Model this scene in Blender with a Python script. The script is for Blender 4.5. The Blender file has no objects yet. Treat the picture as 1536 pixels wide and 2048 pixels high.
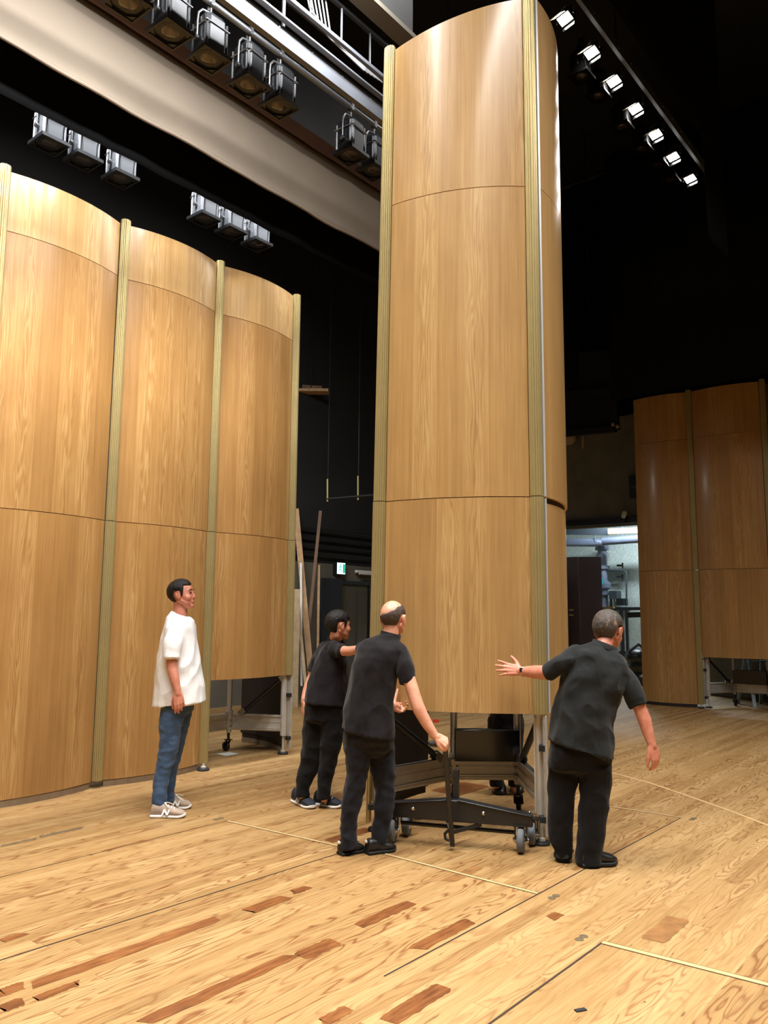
import bpy, bmesh, math, random
from mathutils import Vector, Matrix, noise
from math import sin, cos, pi, radians, sqrt, atan2
random.seed(7)
SC = bpy.context.scene
COL = SC.collection
# ------------------------------------------------------------------ camera
FPX, TH, RO, EYE = 1600.0, radians(7.42), 0.0079, 1.47
_f = Vector((0, cos(TH), sin(TH))); _u0 = Vector((0, -sin(TH), cos(TH))); _r0 = Vector((1, 0, 0))
_r = _r0 * cos(RO) + _u0 * sin(RO); _u = _u0 * cos(RO) - _r0 * sin(RO)
cd = bpy.data.cameras.new('camera'); cam = bpy.data.objects.new('camera', cd); COL.objects.link(cam)
M3 = Matrix((_r, _u, -_f)).transposed(); cam.matrix_world = Matrix.Translation((0, 0, EYE)) @ M3.to_4x4()
cd.sensor_fit = 'VERTICAL'; cd.sensor_height = 36.0; cd.lens = FPX / 2048 * 36.0
cd.clip_start = 0.05; cd.clip_end = 100
SC.camera = cam
# ------------------------------------------------------------------ world, exposure
w = bpy.data.worlds.new('world'); SC.world = w; w.use_nodes = True
w.node_tree.nodes['Background'].inputs[0].default_value = (0.6, 0.65, 0.75, 1)
w.node_tree.nodes['Background'].inputs[1].default_value = 0.004
SC.view_settings.view_transform = 'Standard'; SC.view_settings.look = 'None'
SC.view_settings.exposure = 0.0; SC.view_settings.gamma = 1.0; SC.view_settings.use_curve_mapping = False
SC.cycles.use_denoising = True
# stage axes: u runs along the floor boards and the lighting pipes, v across them
R51_ = radians(51)
CA, SA = cos(radians(51)), sin(radians(51))
def UV(u, v, z=0.0): return Vector((u * CA - v * SA, u * SA + v * CA, z))
def uvof(p): return (p[0] * CA + p[1] * SA, -p[0] * SA + p[1] * CA)
# ------------------------------------------------------------------ lights (overhead work light of the stage, plus added fill lamps)
def area(name, loc, sx, sy, power, col=(1, 0.96, 0.9), rot=None, spread=180, rz=radians(51)):
    l = bpy.data.lights.new(name, 'AREA'); l.shape = 'RECTANGLE'; l.size = sx; l.size_y = sy
    l.energy = power; l.color = col; l.spread = radians(spread)
    o = bpy.data.objects.new(name, l); COL.objects.link(o); o.location = loc
    o.rotation_euler = rot or (0, 0, rz); return o
area('border_and_fill_light', UV(2.9, 3.4, 8.4), 6.0, 0.3, 480, col=(1, .975, .945), spread=112)
area('border_and_fill_light', UV(1.2, 0.8, 8.2), 6.0, 0.3, 450, col=(1, .975, .945), spread=116)
area('border_and_fill_light', UV(1.2, -2.4, 8.2), 6.0, 0.3, 160, col=(1, .975, .945), spread=116)
area('border_and_fill_light', UV(7.0, -1.6, 8.2), 3.0, 0.3, 440, col=(1, .975, .945), spread=138)  # added fill lamp, brightens the tall tower's third face and far side
area('backstage_fill', UV(7.5, 8.5, 5.0), .6, .6, 45, col=(1, .93, .8))  # added fill lamp, kept out of sight, lifts the battens and backstage wall
area('border_and_fill_light', UV(3.6, 6.10, 6.30), 6.5, 0.08, 600, col=(0.97, 0.98, 1), rot=(radians(38), 0, R51_), spread=150)  # added strip behind the black border, brightens lanterns and panel tops
area('border_and_fill_light', UV(1.7, 3.3, 6.55), 5.2, 0.40, 640, col=(0.97, 0.98, 1), rot=(radians(72), 0, R51_), spread=130)  # added fill lamp, whitens the cable tray and puts sheen on panel tops

# ------------------------------------------------------------------ pixel helpers: turn a point of the photo into a point of the stage
def ray(px, py): return _f + _r * ((px - 768) / FPX) + _u * ((1024 - py) / FPX)
def at(px, py, Y):
    d = ray(px, py); t = Y / d.y; return Vector((0, 0, EYE)) + d * t
def fl(px, py, z=0.0):
    d = ray(px, py); t = (z - EYE) / d.z; return Vector((0, 0, EYE)) + d * t
def onv(px, py, v):
    d = ray(px, py); n = Vector((-SA, CA, 0)); t = v / d.dot(n); return Vector((0, 0, EYE)) + d * t
def onu(px, py, u):
    d = ray(px, py); n = Vector((CA, SA, 0)); t = u / d.dot(n); return Vector((0, 0, EYE)) + d * t
# ------------------------------------------------------------------ materials
def lin(r, g, b):
    f = lambda c: (c / 255 / 12.92) if c / 255 <= 0.04045 else ((c / 255 + 0.055) / 1.055) ** 2.4
    return (f(r), f(g), f(b), 1)
def mat(name, col, rough=0.5, metal=0.0, spec=0.5, coat=0.0, bump=0.0, bscale=60, vary=0.0, vscale=8, emit=0.0, sub=0.0, ecol=None):
    m = bpy.data.materials.new(name); m.use_nodes = True; nt = m.node_tree; b = nt.nodes['Principled BSDF']
    b.inputs['Base Color'].default_value = col if len(col) == 4 else (*col, 1)
    b.inputs['Roughness'].default_value = rough; b.inputs['Metallic'].default_value = metal
    b.inputs['Specular IOR Level'].default_value = spec; b.inputs['Coat Weight'].default_value = coat
    if sub: b.inputs['Subsurface Weight'].default_value = sub; b.inputs['Subsurface Radius'].default_value = (0.02, 0.008, 0.004)
    if emit:
        b.inputs['Emission Color'].default_value = ecol or (1, 1, 1, 1); b.inputs['Emission Strength'].default_value = emit
    tc = nt.nodes.new('ShaderNodeTexCoord')
    if vary:
        n = nt.nodes.new('ShaderNodeTexNoise'); n.inputs['Scale'].default_value = vscale; n.inputs['Detail'].default_value = 5
        nt.links.new(tc.outputs['Object'], n.inputs['Vector'])
        mx = nt.nodes.new('ShaderNodeMix'); mx.data_type = 'RGBA'; mx.blend_type = 'MULTIPLY'; mx.inputs[0].default_value = 1
        cr = nt.nodes.new('ShaderNodeValToRGB'); cr.color_ramp.elements[0].position = 0.3; cr.color_ramp.elements[1].position = 0.7
        v0 = 1 - vary; cr.color_ramp.elements[0].color = (v0, v0, v0, 1); cr.color_ramp.elements[1].color = (1 + vary * .4,) * 3 + (1,)
        nt.links.new(n.outputs['Fac'], cr.inputs[0]); mx.inputs[6].default_value = b.inputs['Base Color'].default_value
        nt.links.new(cr.outputs[0], mx.inputs[7]); nt.links.new(mx.outputs[2], b.inputs['Base Color'])
    if bump:
        n2 = nt.nodes.new('ShaderNodeTexNoise'); n2.inputs['Scale'].default_value = bscale; n2.inputs['Detail'].default_value = 6
        nt.links.new(tc.outputs['Object'], n2.inputs['Vector'])
        bp = nt.nodes.new('ShaderNodeBump'); bp.inputs['Strength'].default_value = bump; bp.inputs['Distance'].default_value = 0.01
        nt.links.new(n2.outputs['Fac'], bp.inputs['Height']); nt.links.new(bp.outputs[0], b.inputs['Normal'])
    return m
class NT:
    def __init__(s, name):
        s.m = bpy.data.materials.new(name); s.m.use_nodes = True; s.t = s.m.node_tree; s.b = s.t.nodes['Principled BSDF']
    def n(s, typ, **kw):
        x = s.t.nodes.new(typ)
        for k, v in kw.items(): setattr(x, k, v)
        return x
    def l(s, a, b): s.t.links.new(a, b)
    def val(s, x, sock):
        if hasattr(x, 'is_output') or isinstance(x, bpy.types.NodeSocket): s.l(x, sock)
        else: sock.default_value = x
    def math(s, op, a, b=0.0, c=0.0):
        x = s.n('ShaderNodeMath', operation=op); s.val(a, x.inputs[0]); s.val(b, x.inputs[1]); s.val(c, x.inputs[2]); return x.outputs[0]
    def noise(s, vec, scale=1.0, detail=4.0, rough=0.5, dist=0.0):
        x = s.n('ShaderNodeTexNoise'); s.l(vec, x.inputs['Vector']); x.inputs['Scale'].default_value = scale
        x.inputs['Detail'].default_value = detail; x.inputs['Roughness'].default_value = rough; x.inputs['Distortion'].default_value = dist; return x.outputs['Fac']
    def comb(s, x, y, z):
        c = s.n('ShaderNodeCombineXYZ'); s.val(x, c.inputs[0]); s.val(y, c.inputs[1]); s.val(z, c.inputs[2]); return c.outputs[0]
    def sep(s, v):
        c = s.n('ShaderNodeSeparateXYZ'); s.l(v, c.inputs[0]); return c.outputs
    def rand(s, a, b):
        x = s.n('ShaderNodeTexWhiteNoise', noise_dimensions='2D'); s.l(s.comb(a, b, 0.0), x.inputs['Vector']); return x.outputs['Value']
    def ramp(s, x, stops):
        r = s.n('ShaderNodeValToRGB'); e = r.color_ramp.elements
        while len(e) < len(stops): e.new(0.5)
        for k, (p, c) in enumerate(stops): e[k].position = p; e[k].color = c if len(c) == 4 else (*c, 1)
        s.l(x, r.inputs[0]); return r.outputs[0]
    def mix(s, fac, a, b, mode='MIX'):
        x = s.n('ShaderNodeMix', data_type='RGBA', blend_type=mode); s.val(fac, x.inputs[0]); s.val(a, x.inputs[6]); s.val(b, x.inputs[7]); return x.outputs[2]
    def bump(s, h, strength, dist=0.01):
        x = s.n('ShaderNodeBump'); x.inputs['Strength'].default_value = strength; x.inputs['Distance'].default_value = dist
        s.l(h, x.inputs['Height']); s.l(x.outputs[0], s.b.inputs['Normal'])
def veneer(name, dark, light, pale, seed=0.0):
    """vertical oak veneer: leaves about 0.2 m wide, each with its own tone, fine pores and a cathedral figure; UV is in metres"""
    k = NT(name); tc = k.n('ShaderNodeTexCoord'); x, y, _ = k.sep(tc.outputs['UV'])
    x = k.math('ADD', x, seed)
    wob = k.math('MULTIPLY', k.noise(k.comb(k.math('MULTIPLY', x, 0.3), k.math('MULTIPLY', y, 0.15), seed), 1.0, 2), 0.06)
    leaf = k.math('FLOOR', k.math('DIVIDE', x, 0.19)); tone = k.rand(leaf, seed)
    lx = k.math('SUBTRACT', k.math('FRACT', k.math('DIVIDE', x, 0.19)), 0.5)
    fine = k.noise(k.comb(k.math('MULTIPLY', x, 170.0), k.math('MULTIPLY', y, 2.2), leaf), 1.0, 4, 0.6)
    mid = k.noise(k.comb(k.math('MULTIPLY', k.math('ADD', x, wob), 28.0), k.math('MULTIPLY', y, 0.5), leaf), 1.0, 3, 0.55)
    fig = k.noise(k.comb(k.math('MULTIPLY', x, 7.0), k.math('MULTIPLY', y, 0.55), k.math('MULTIPLY', tone, 40.0)), 1.0, 3, 0.6)
    ring = k.math('SINE', k.math('MULTIPLY', k.math('ADD', k.math('MULTIPLY', k.math('ABSOLUTE', lx), 0.5), fig), 85.0))
    amp = k.math('MULTIPLY', k.math('GREATER_THAN', tone, 0.62), k.math('SUBTRACT', 0.5, k.math('ABSOLUTE', lx)))
    ring = k.math('MULTIPLY', ring, k.math('MULTIPLY', amp, 0.22))
    blot = k.noise(k.comb(k.math('MULTIPLY', x, 5.0), k.math('MULTIPLY', y, 1.6), seed + 3.0), 1.0, 4, 0.6)
    t = k.math('ADD', k.math('MULTIPLY', fine, 0.36), k.math('MULTIPLY', mid, 0.34))
    t = k.math('ADD', t, k.math('MULTIPLY', tone, 0.12)); t = k.math('ADD', t, ring)
    t = k.math('ADD', t, k.math('MULTIPLY', blot, 0.22))
    c = k.ramp(t, [(0.30, dark), (0.55, light), (0.80, pale)])
    k.l(c, k.b.inputs['Base Color'])
    k.l(k.math('ADD', 0.22, k.math('MULTIPLY', fine, 0.22)), k.b.inputs['Roughness'])
    k.b.inputs['Specular IOR Level'].default_value = 0.5; k.b.inputs['Coat Weight'].default_value = 0.35; k.b.inputs['Coat Roughness'].default_value = 0.16
    k.bump(fine, 0.05, 0.004); return k.m
def boards():
    k = NT('stage_boards'); tc = k.n('ShaderNodeTexCoord'); mp = k.n('ShaderNodeMapping'); mp.inputs['Rotation'].default_value = (0, 0, -radians(51))
    k.l(tc.outputs['Object'], mp.inputs['Vector']); u, v, _ = k.sep(mp.outputs[0])
    W = 0.078; row = k.math('FLOOR', k.math('DIVIDE', v, W)); fv = k.math('FRACT', k.math('DIVIDE', v, W))
    r1 = k.rand(row, 3.3); uu = k.math('ADD', u, k.math('MULTIPLY', r1, 7.0)); seg = k.math('FLOOR', k.math('DIVIDE', uu, 2.7)); fu = k.math('FRACT', k.math('DIVIDE', uu, 2.7))
    tone = k.rand(row, seg); off = k.math('MULTIPLY', tone, 60.0); tone2 = k.rand(seg, k.math('ADD', row, 0.37))
    cath = k.noise(k.comb(k.math('MULTIPLY', u, 1.1), k.math('MULTIPLY', v, 7.5), off), 1.0, 2.5, 0.45)
    ring = k.math('SINE', k.math('MULTIPLY', cath, 95.0))
    ring = k.math('POWER', k.math('MULTIPLY', k.math('ADD', ring, 1.0), 0.5), 4.0)
    ring = k.math('MULTIPLY', ring, k.math('ADD', 0.22, k.math('MULTIPLY', k.math('POWER', tone2, 1.3), 0.85)))
    fine = k.noise(k.comb(k.math('MULTIPLY', u, 2.0), k.math('MULTIPLY', v, 95.0), off), 1.0, 5, 0.7)
    worn = k.noise(mp.outputs[0], 0.9, 5, 0.6)
    worn2 = k.noise(k.comb(k.math('MULTIPLY', u, 0.9), k.math('MULTIPLY', v, 14.0), 2.0), 1.0, 6, 0.7)
    t = k.math('ADD', k.math('MULTIPLY', tone, 0.16), k.math('MULTIPLY', fine, 0.36)); t = k.math('ADD', t, k.math('MULTIPLY', worn2, 0.40)); t = k.math('ADD', t, k.math('MULTIPLY', worn, 0.14))
    c = k.ramp(t, [(0.26, lin(104, 75, 40)), (0.50, lin(155, 122, 76)), (0.76, lin(184, 154, 106))])
    c = k.mix(k.math('MULTIPLY', ring, 0.9), c, lin(112, 66, 30))
    gap = k.math('MAXIMUM', k.math('LESS_THAN', fv, 0.018), k.math('LESS_THAN', fu, 0.0012))
    c = k.mix(k.math('MULTIPLY', gap, 0.55), c, lin(95, 58, 28))
    scuff = k.math('GREATER_THAN', k.noise(k.comb(k.math('MULTIPLY', u, 6.0), k.math('MULTIPLY', v, 40.0), 7.0), 1.0, 3, 0.5), 0.70)
    c = k.mix(k.math('MULTIPLY', scuff, 0.7), c, lin(92, 54, 27))
    k.l(c, k.b.inputs['Base Color']); k.l(k.math('ADD', 0.42, k.math('MULTIPLY', worn2, 0.25)), k.b.inputs['Roughness'])
    k.b.inputs['Specular IOR Level'].default_value = 0.35
    k.bump(k.math('SUBTRACT', fine, k.math('MULTIPLY', gap, 1.5)), 0.12, 0.004); return k.m
M = {}
M['veneer'] = veneer('oak_veneer', lin(134, 96, 52), lin(164, 122, 70), lin(190, 155, 101))
M['veneer_lit'] = veneer('oak_veneer_lit', lin(148, 113, 66), lin(186, 148, 94), lin(214, 182, 130), 5.7)  # same oak with the light on the upper panels painted in
M['veneer_tall'] = veneer('oak_veneer_tower', lin(142, 107, 62), lin(172, 135, 84), lin(196, 166, 114), 11.3)
M['floor'] = boards()
def patch_mat(name, a, c, d):
    k = NT(name); tc = k.n('ShaderNodeTexCoord'); mp = k.n('ShaderNodeMapping'); mp.inputs['Rotation'].default_value = (0, 0, -radians(51))
    k.l(tc.outputs['Object'], mp.inputs['Vector']); u, v, _ = k.sep(mp.outputs[0])
    n = k.noise(k.comb(k.math('MULTIPLY', u, 7.0), k.math('MULTIPLY', v, 60.0), 1.0), 1.0, 5, 0.65); n2 = k.noise(mp.outputs[0], 3.0, 5, .6)
    k.l(k.ramp(k.math('ADD', k.math('MULTIPLY', n, .6), k.math('MULTIPLY', n2, .4)), [(.34, a), (.5, c), (.66, d)]), k.b.inputs['Base Color']); k.b.inputs['Roughness'].default_value = .4; return k.m
M['patch'] = patch_mat('repair_board', lin(72, 40, 19), lin(116, 69, 34), lin(146, 96, 52))
M['patch_pale'] = mat('pale_repair_board', lin(142, 100, 56), 0.5, vary=0.35, vscale=14)
M['patch_grey'] = mat('grey_stain', lin(118, 98, 70), 0.6, vary=0.4, vscale=25)
M['seam'] = mat('board_seam', lin(52, 32, 16), 0.8)
M['strip'] = mat('pale_strip', lin(200, 166, 116), 0.5, vary=0.2, vscale=12)
M['gold'] = mat('gold_anodised', lin(172, 154, 104), 0.34, metal=0.45, spec=0.5, vary=0.06, vscale=5)
M['alu'] = mat('aluminium', lin(196, 192, 182), 0.36, metal=0.45, vary=0.12, vscale=10)
M['steel'] = mat('zinc_steel', lin(190, 192, 192), 0.25, metal=1.0)
M['brown_in'] = mat('panel_back', lin(40, 28, 20), 0.75, vary=0.2)
M['edge'] = mat('plywood_edge', lin(190, 150, 100), 0.6, vary=0.15, vscale=30)
M['kick'] = mat('grey_kick_strip', lin(128, 108, 84), 0.6, vary=0.2, vscale=12)
M['black_paint'] = mat('black_paint', lin(26, 26, 27), 0.42, vary=0.3, vscale=12)
M['black_gloss'] = mat('black_gloss', lin(14, 14, 14), 0.16, vary=0.2, vscale=20)
M['rubber'] = mat('grey_rubber', lin(96, 100, 104), 0.7, bump=0.1)
M['black_rubber'] = mat('black_rubber', lin(24, 24, 25), 0.7)
M['black_wall'] = mat('black_wall', lin(22, 22, 21), 0.85, vary=0.3, vscale=2)
M['black_cloth'] = mat('black_cloth', lin(9, 9, 9), 0.95, spec=0.1)
M['grey_wall'] = mat('dark_grey_wall', lin(128, 126, 114), 0.8, vary=0.2, vscale=3)

def wall_mat():
    k = NT('concrete'); tc = k.n('ShaderNodeTexCoord'); n = k.noise(tc.outputs['Object'], 24.0, 8, 0.65)
    c = k.ramp(n, [(0.3, lin(140, 150, 148)), (0.7, lin(186, 194, 188))]); k.l(c, k.b.inputs['Base Color']); k.b.inputs['Roughness'].default_value = 0.9
    k.bump(n, 0.2); return k.m
M['concrete'] = wall_mat()
# ------------------------------------------------------------------ mesh builder
def basis(d):
    d = Vector(d).normalized(); a = Vector((0, 0, 1)) if abs(d.z) < 0.9 else Vector((1, 0, 0))
    x = a.cross(d).normalized(); return x, d.cross(x).normalized()
class MB:
    def __init__(s): s.v = []; s.f = []; s.m = []; s.uv = []
    def add(s, vs, fs, m=0, uvs=None):
        o = len(s.v); s.v += [Vector(p) for p in vs]
        for i, f in enumerate(fs): s.f.append([a + o for a in f]); s.m.append(m); s.uv.append(uvs[i] if uvs else None)
        return s
    def obox(s, c, ax, ay, az, m=0):
        c = Vector(c); P = [c + ax * i + ay * j + az * k for i in (-1, 1) for j in (-1, 1) for k in (-1, 1)]
        return s.add(P, [(0, 1, 3, 2), (4, 6, 7, 5), (0, 4, 5, 1), (2, 3, 7, 6), (0, 2, 6, 4), (1, 5, 7, 3)], m)
    def box(s, c, size, rz=0.0, m=0):
        a, b = cos(rz), sin(rz)
        return s.obox(c, Vector((a, b, 0)) * size[0] / 2, Vector((-b, a, 0)) * size[1] / 2, Vector((0, 0, size[2] / 2)), m)
    def bar(s, p, q, wd, ht, m=0, up=(0, 0, 1)):
        p, q = Vector(p), Vector(q); d = q - p; up = Vector(up); x = d.cross(up)
        x = x.normalized() if x.length > 1e-6 else Vector((1, 0, 0)); y = x.cross(d).normalized()
        return s.obox((p + q) / 2, d / 2, x * wd / 2, y * ht / 2, m)
    def tube(s, pts, r, n=14, m=0, caps=True, rnd=False, flat=False):
        pts = [Vector(p) for p in pts]; rs = list(r) if isinstance(r, (list, tuple)) else [r] * len(pts)
        if rnd:
            d0 = (pts[0] - pts[1]).normalized(); d1 = (pts[-1] - pts[-2]).normalized()
            P0, R0, P1, R1 = [], [], [], []
            for a in (80, 55, 28):
                P0.append(pts[0] + d0 * rs[0] * sin(radians(a))); R0.append(rs[0] * cos(radians(a)))
                P1.insert(0, pts[-1] + d1 * rs[-1] * sin(radians(a))); R1.insert(0, rs[-1] * cos(radians(a)))
            pts = P0 + pts + ([] if flat else P1); rs = R0 + rs + ([] if flat else R1)
        T = []
        for i in range(len(pts)):
            t = pts[min(i + 1, len(pts) - 1)] - pts[max(i - 1, 0)]; T.append(t.normalized())
        x, y = basis(T[0]); V = []
        for i, p in enumerate(pts):
            if i:
                ax = T[i - 1].cross(T[i])
                if ax.length > 1e-6:
                    R = Matrix.Rotation(T[i - 1].angle(T[i]), 3, ax); x = R @ x; y = R @ y
            for k in range(n):
                a = 2 * pi * k / n; V.append(p + (x * cos(a) + y * sin(a)) * rs[i])
        F = [(i * n + k, i * n + (k + 1) % n, (i + 1) * n + (k + 1) % n, (i + 1) * n + k) for i in range(len(pts) - 1) for k in range(n)]
        if caps: F += [tuple(range(n - 1, -1, -1)), tuple((len(pts) - 1) * n + k for k in range(n))]
        return s.add(V, F, m)
    def cyl(s, p, q, r, n=20, m=0): return s.tube([p, q], r, n, m)
    def lathe(s, c, prof, n=24, m=0, axis=(0, 0, 1)):
        c = Vector(c); z = Vector(axis).normalized(); x, y = basis(z); V = []
        for r, h in prof:
            for k in range(n):
                a = 2 * pi * k / n; V.append(c + z * h + (x * cos(a) + y * sin(a)) * max(r, 1e-4))
        L = len(prof)
        F = [(i * n + k, i * n + (k + 1) % n, (i + 1) * n + (k + 1) % n, (i + 1) * n + k) for i in range(L - 1) for k in range(n)]
        F += [tuple(range(n - 1, -1, -1)), tuple((L - 1) * n + k for k in range(n))]
        return s.add(V, F, m)
    def loft(s, rings, n=28, m=0, caps=True):
        """rings: (centre, ax, ay, power)"""
        V = []
        for c, ax, ay, pw in rings:
            for k in range(n):
                a = 2 * pi * k / n; ca, sa = cos(a), sin(a)
                V.append(Vector(c) + Vector(ax) * (abs(ca) ** (2 / pw) * (1 if ca >= 0 else -1)) + Vector(ay) * (abs(sa) ** (2 / pw) * (1 if sa >= 0 else -1)))
        L = len(rings)
        F = [(i * n + k, i * n + (k + 1) % n, (i + 1) * n + (k + 1) % n, (i + 1) * n + k) for i in range(L - 1) for k in range(n)]
        if caps: F += [tuple(range(n - 1, -1, -1)), tuple((L - 1) * n + k for k in range(n))]
        return s.add(V, F, m)
    def ell(s, c, ax, ay, az, n=20, m=0):
        c, ax, ay, az = Vector(c), Vector(ax), Vector(ay), Vector(az); h = n // 2; V = []
        for i in range(1, h):
            t = pi * i / h
            for k in range(n):
                a = 2 * pi * k / n; V.append(c + az * cos(t) + (ax * cos(a) + ay * sin(a)) * sin(t))
        F = [(i * n + k, (i + 1) * n + k, (i + 1) * n + (k + 1) % n, i * n + (k + 1) % n) for i in range(h - 2) for k in range(n)]
        T = len(V); V += [c + az, c - az]
        F += [(T, k, (k + 1) % n) for k in range(n)] + [(T + 1, (h - 2) * n + (k + 1) % n, (h - 2) * n + k) for k in range(n)]
        return s.add(V, F, m)
    def prism(s, poly, o, ax, ay, az, m=0):
        """2D polygon in the plane (ax, ay) at o, pushed out along az"""
        o = Vector(o); n = len(poly); A = [o + ax * p[0] + ay * p[1] for p in poly]; B = [p + az for p in A]
        F = [tuple(range(n - 1, -1, -1)), tuple(range(n, 2 * n))] + [(k, (k + 1) % n, n + (k + 1) % n, n + k) for k in range(n)]
        return s.add(A + B, F, m)
    def arc(s, A, B, sag, z0, z1, th=0.02, n=28, inset=0.0, u0=0.0, mats=(0, 1, 2), trim=0.0):
        """bowed sheet from A to B (xy), bulging to the outside (right of A to B)"""
        A, B = Vector((A[0], A[1], 0)), Vector((B[0], B[1], 0)); d = (B - A); L = d.length; e = d / L; o = Vector((e.y, -e.x, 0))
        A = A + e * trim; B = B - e * trim; L = L - 2 * trim
        R = (L * L / 4 + sag * sag) / (2 * sag); half = math.asin(L / 2 / R); C = (A + B) / 2 - o * (R - sag)
        P, Q, U = [], [], []
        for i in range(n + 1):
            a = -half + 2 * half * i / n; dv = e * sin(a) + o * cos(a)
            P.append(C + dv * (R - inset)); Q.append(C + dv * (R - inset - th)); U.append(u0 + R * (a + half))
        z0v, z1v = Vector((0, 0, z0)), Vector((0, 0, z1)); V = []
        for i in range(n + 1): V += [P[i] + z0v, P[i] + z1v, Q[i] + z0v, Q[i] + z1v]
        F, ms, uv = [], [], []
        for i in range(n):
            a, b = 4 * i, 4 * i + 4
            F += [(a, b, b + 1, a + 1), (a + 2, a + 3, b + 3, b + 2), (a + 1, b + 1, b + 3, a + 3), (a, a + 2, b + 2, b)]
            q = [(U[i], z0), (U[i + 1], z0), (U[i + 1], z1), (U[i], z1)]
            uv += [q, q, q, q]; ms += [mats[0], mats[1], mats[2], mats[2]]
        F += [(0, 1, 3, 2), (4 * n, 4 * n + 2, 4 * n + 3, 4 * n + 1)]; uv += [[(0, 0)] * 4] * 2; ms += [mats[2]] * 2
        off = len(s.v); s.v += V
        for f, mm, q in zip(F, ms, uv): s.f.append([x + off for x in f]); s.m.append(mm); s.uv.append(q)
        return s
    def build(s, name, mats, parent=None, smooth=38, bevel=0.0, local=False):
        me = bpy.data.meshes.new(name); o0 = Vector((0, 0, 0))
        if parent is not None and not local:
            p = parent
            while p is not None: o0 = o0 + p.location; p = p.parent
        me.from_pydata([tuple(p - o0) for p in s.v], [], s.f)
        for k in (mats if isinstance(mats, (list, tuple)) else [mats]): me.materials.append(M[k] if isinstance(k, str) else k)
        me.polygons.foreach_set('material_index', s.m)
        if any(q for q in s.uv):
            ul = me.uv_layers.new(name='UVMap')
            for pl, q in zip(me.polygons, s.uv):
                if q:
                    for li, c in zip(pl.loop_indices, q): ul.data[li].uv = c
        if smooth:
            me.polygons.foreach_set('use_smooth', [True] * len(me.polygons)); me.set_sharp_from_angle(angle=radians(smooth))
        me.update()
        ob = bpy.data.objects.new(name, me); COL.objects.link(ob)
        if parent is not None: ob.parent = parent
        if bevel:
            b = ob.modifiers.new('edge', 'BEVEL'); b.width = bevel; b.segments = 2; b.limit_method = 'ANGLE'; b.angle_limit = radians(40)
        return ob
def thing(name, label, cat, loc=(0, 0, 0), group=None):
    o = bpy.data.objects.new(name, None); COL.objects.link(o); o.location = loc; o.empty_display_size = 0.1
    o['label'] = label; o['category'] = cat
    if group: o['group'] = group
    return o
def tag(o, label, cat, group=None):
    o['label'] = label; o['category'] = cat
    if group: o['group'] = group
    return o
def struct(o): o['kind'] = 'structure'; return o
def dup(root, label, loc=None, rot=None, group=None):
    r = root.copy(); COL.objects.link(r)
    if loc is not None: r.location = loc
    if rot is not None: r.rotation_euler = rot
    r['label'] = label
    if group: r['group'] = group
    for ch in list(root.children):
        c = ch.copy(); COL.objects.link(c); c.parent = r
        for g in ch.children:
            d = g.copy(); COL.objects.link(d); d.parent = c
    return r
Z = Vector((0, 0, 1))
exec_parts = []
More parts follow.
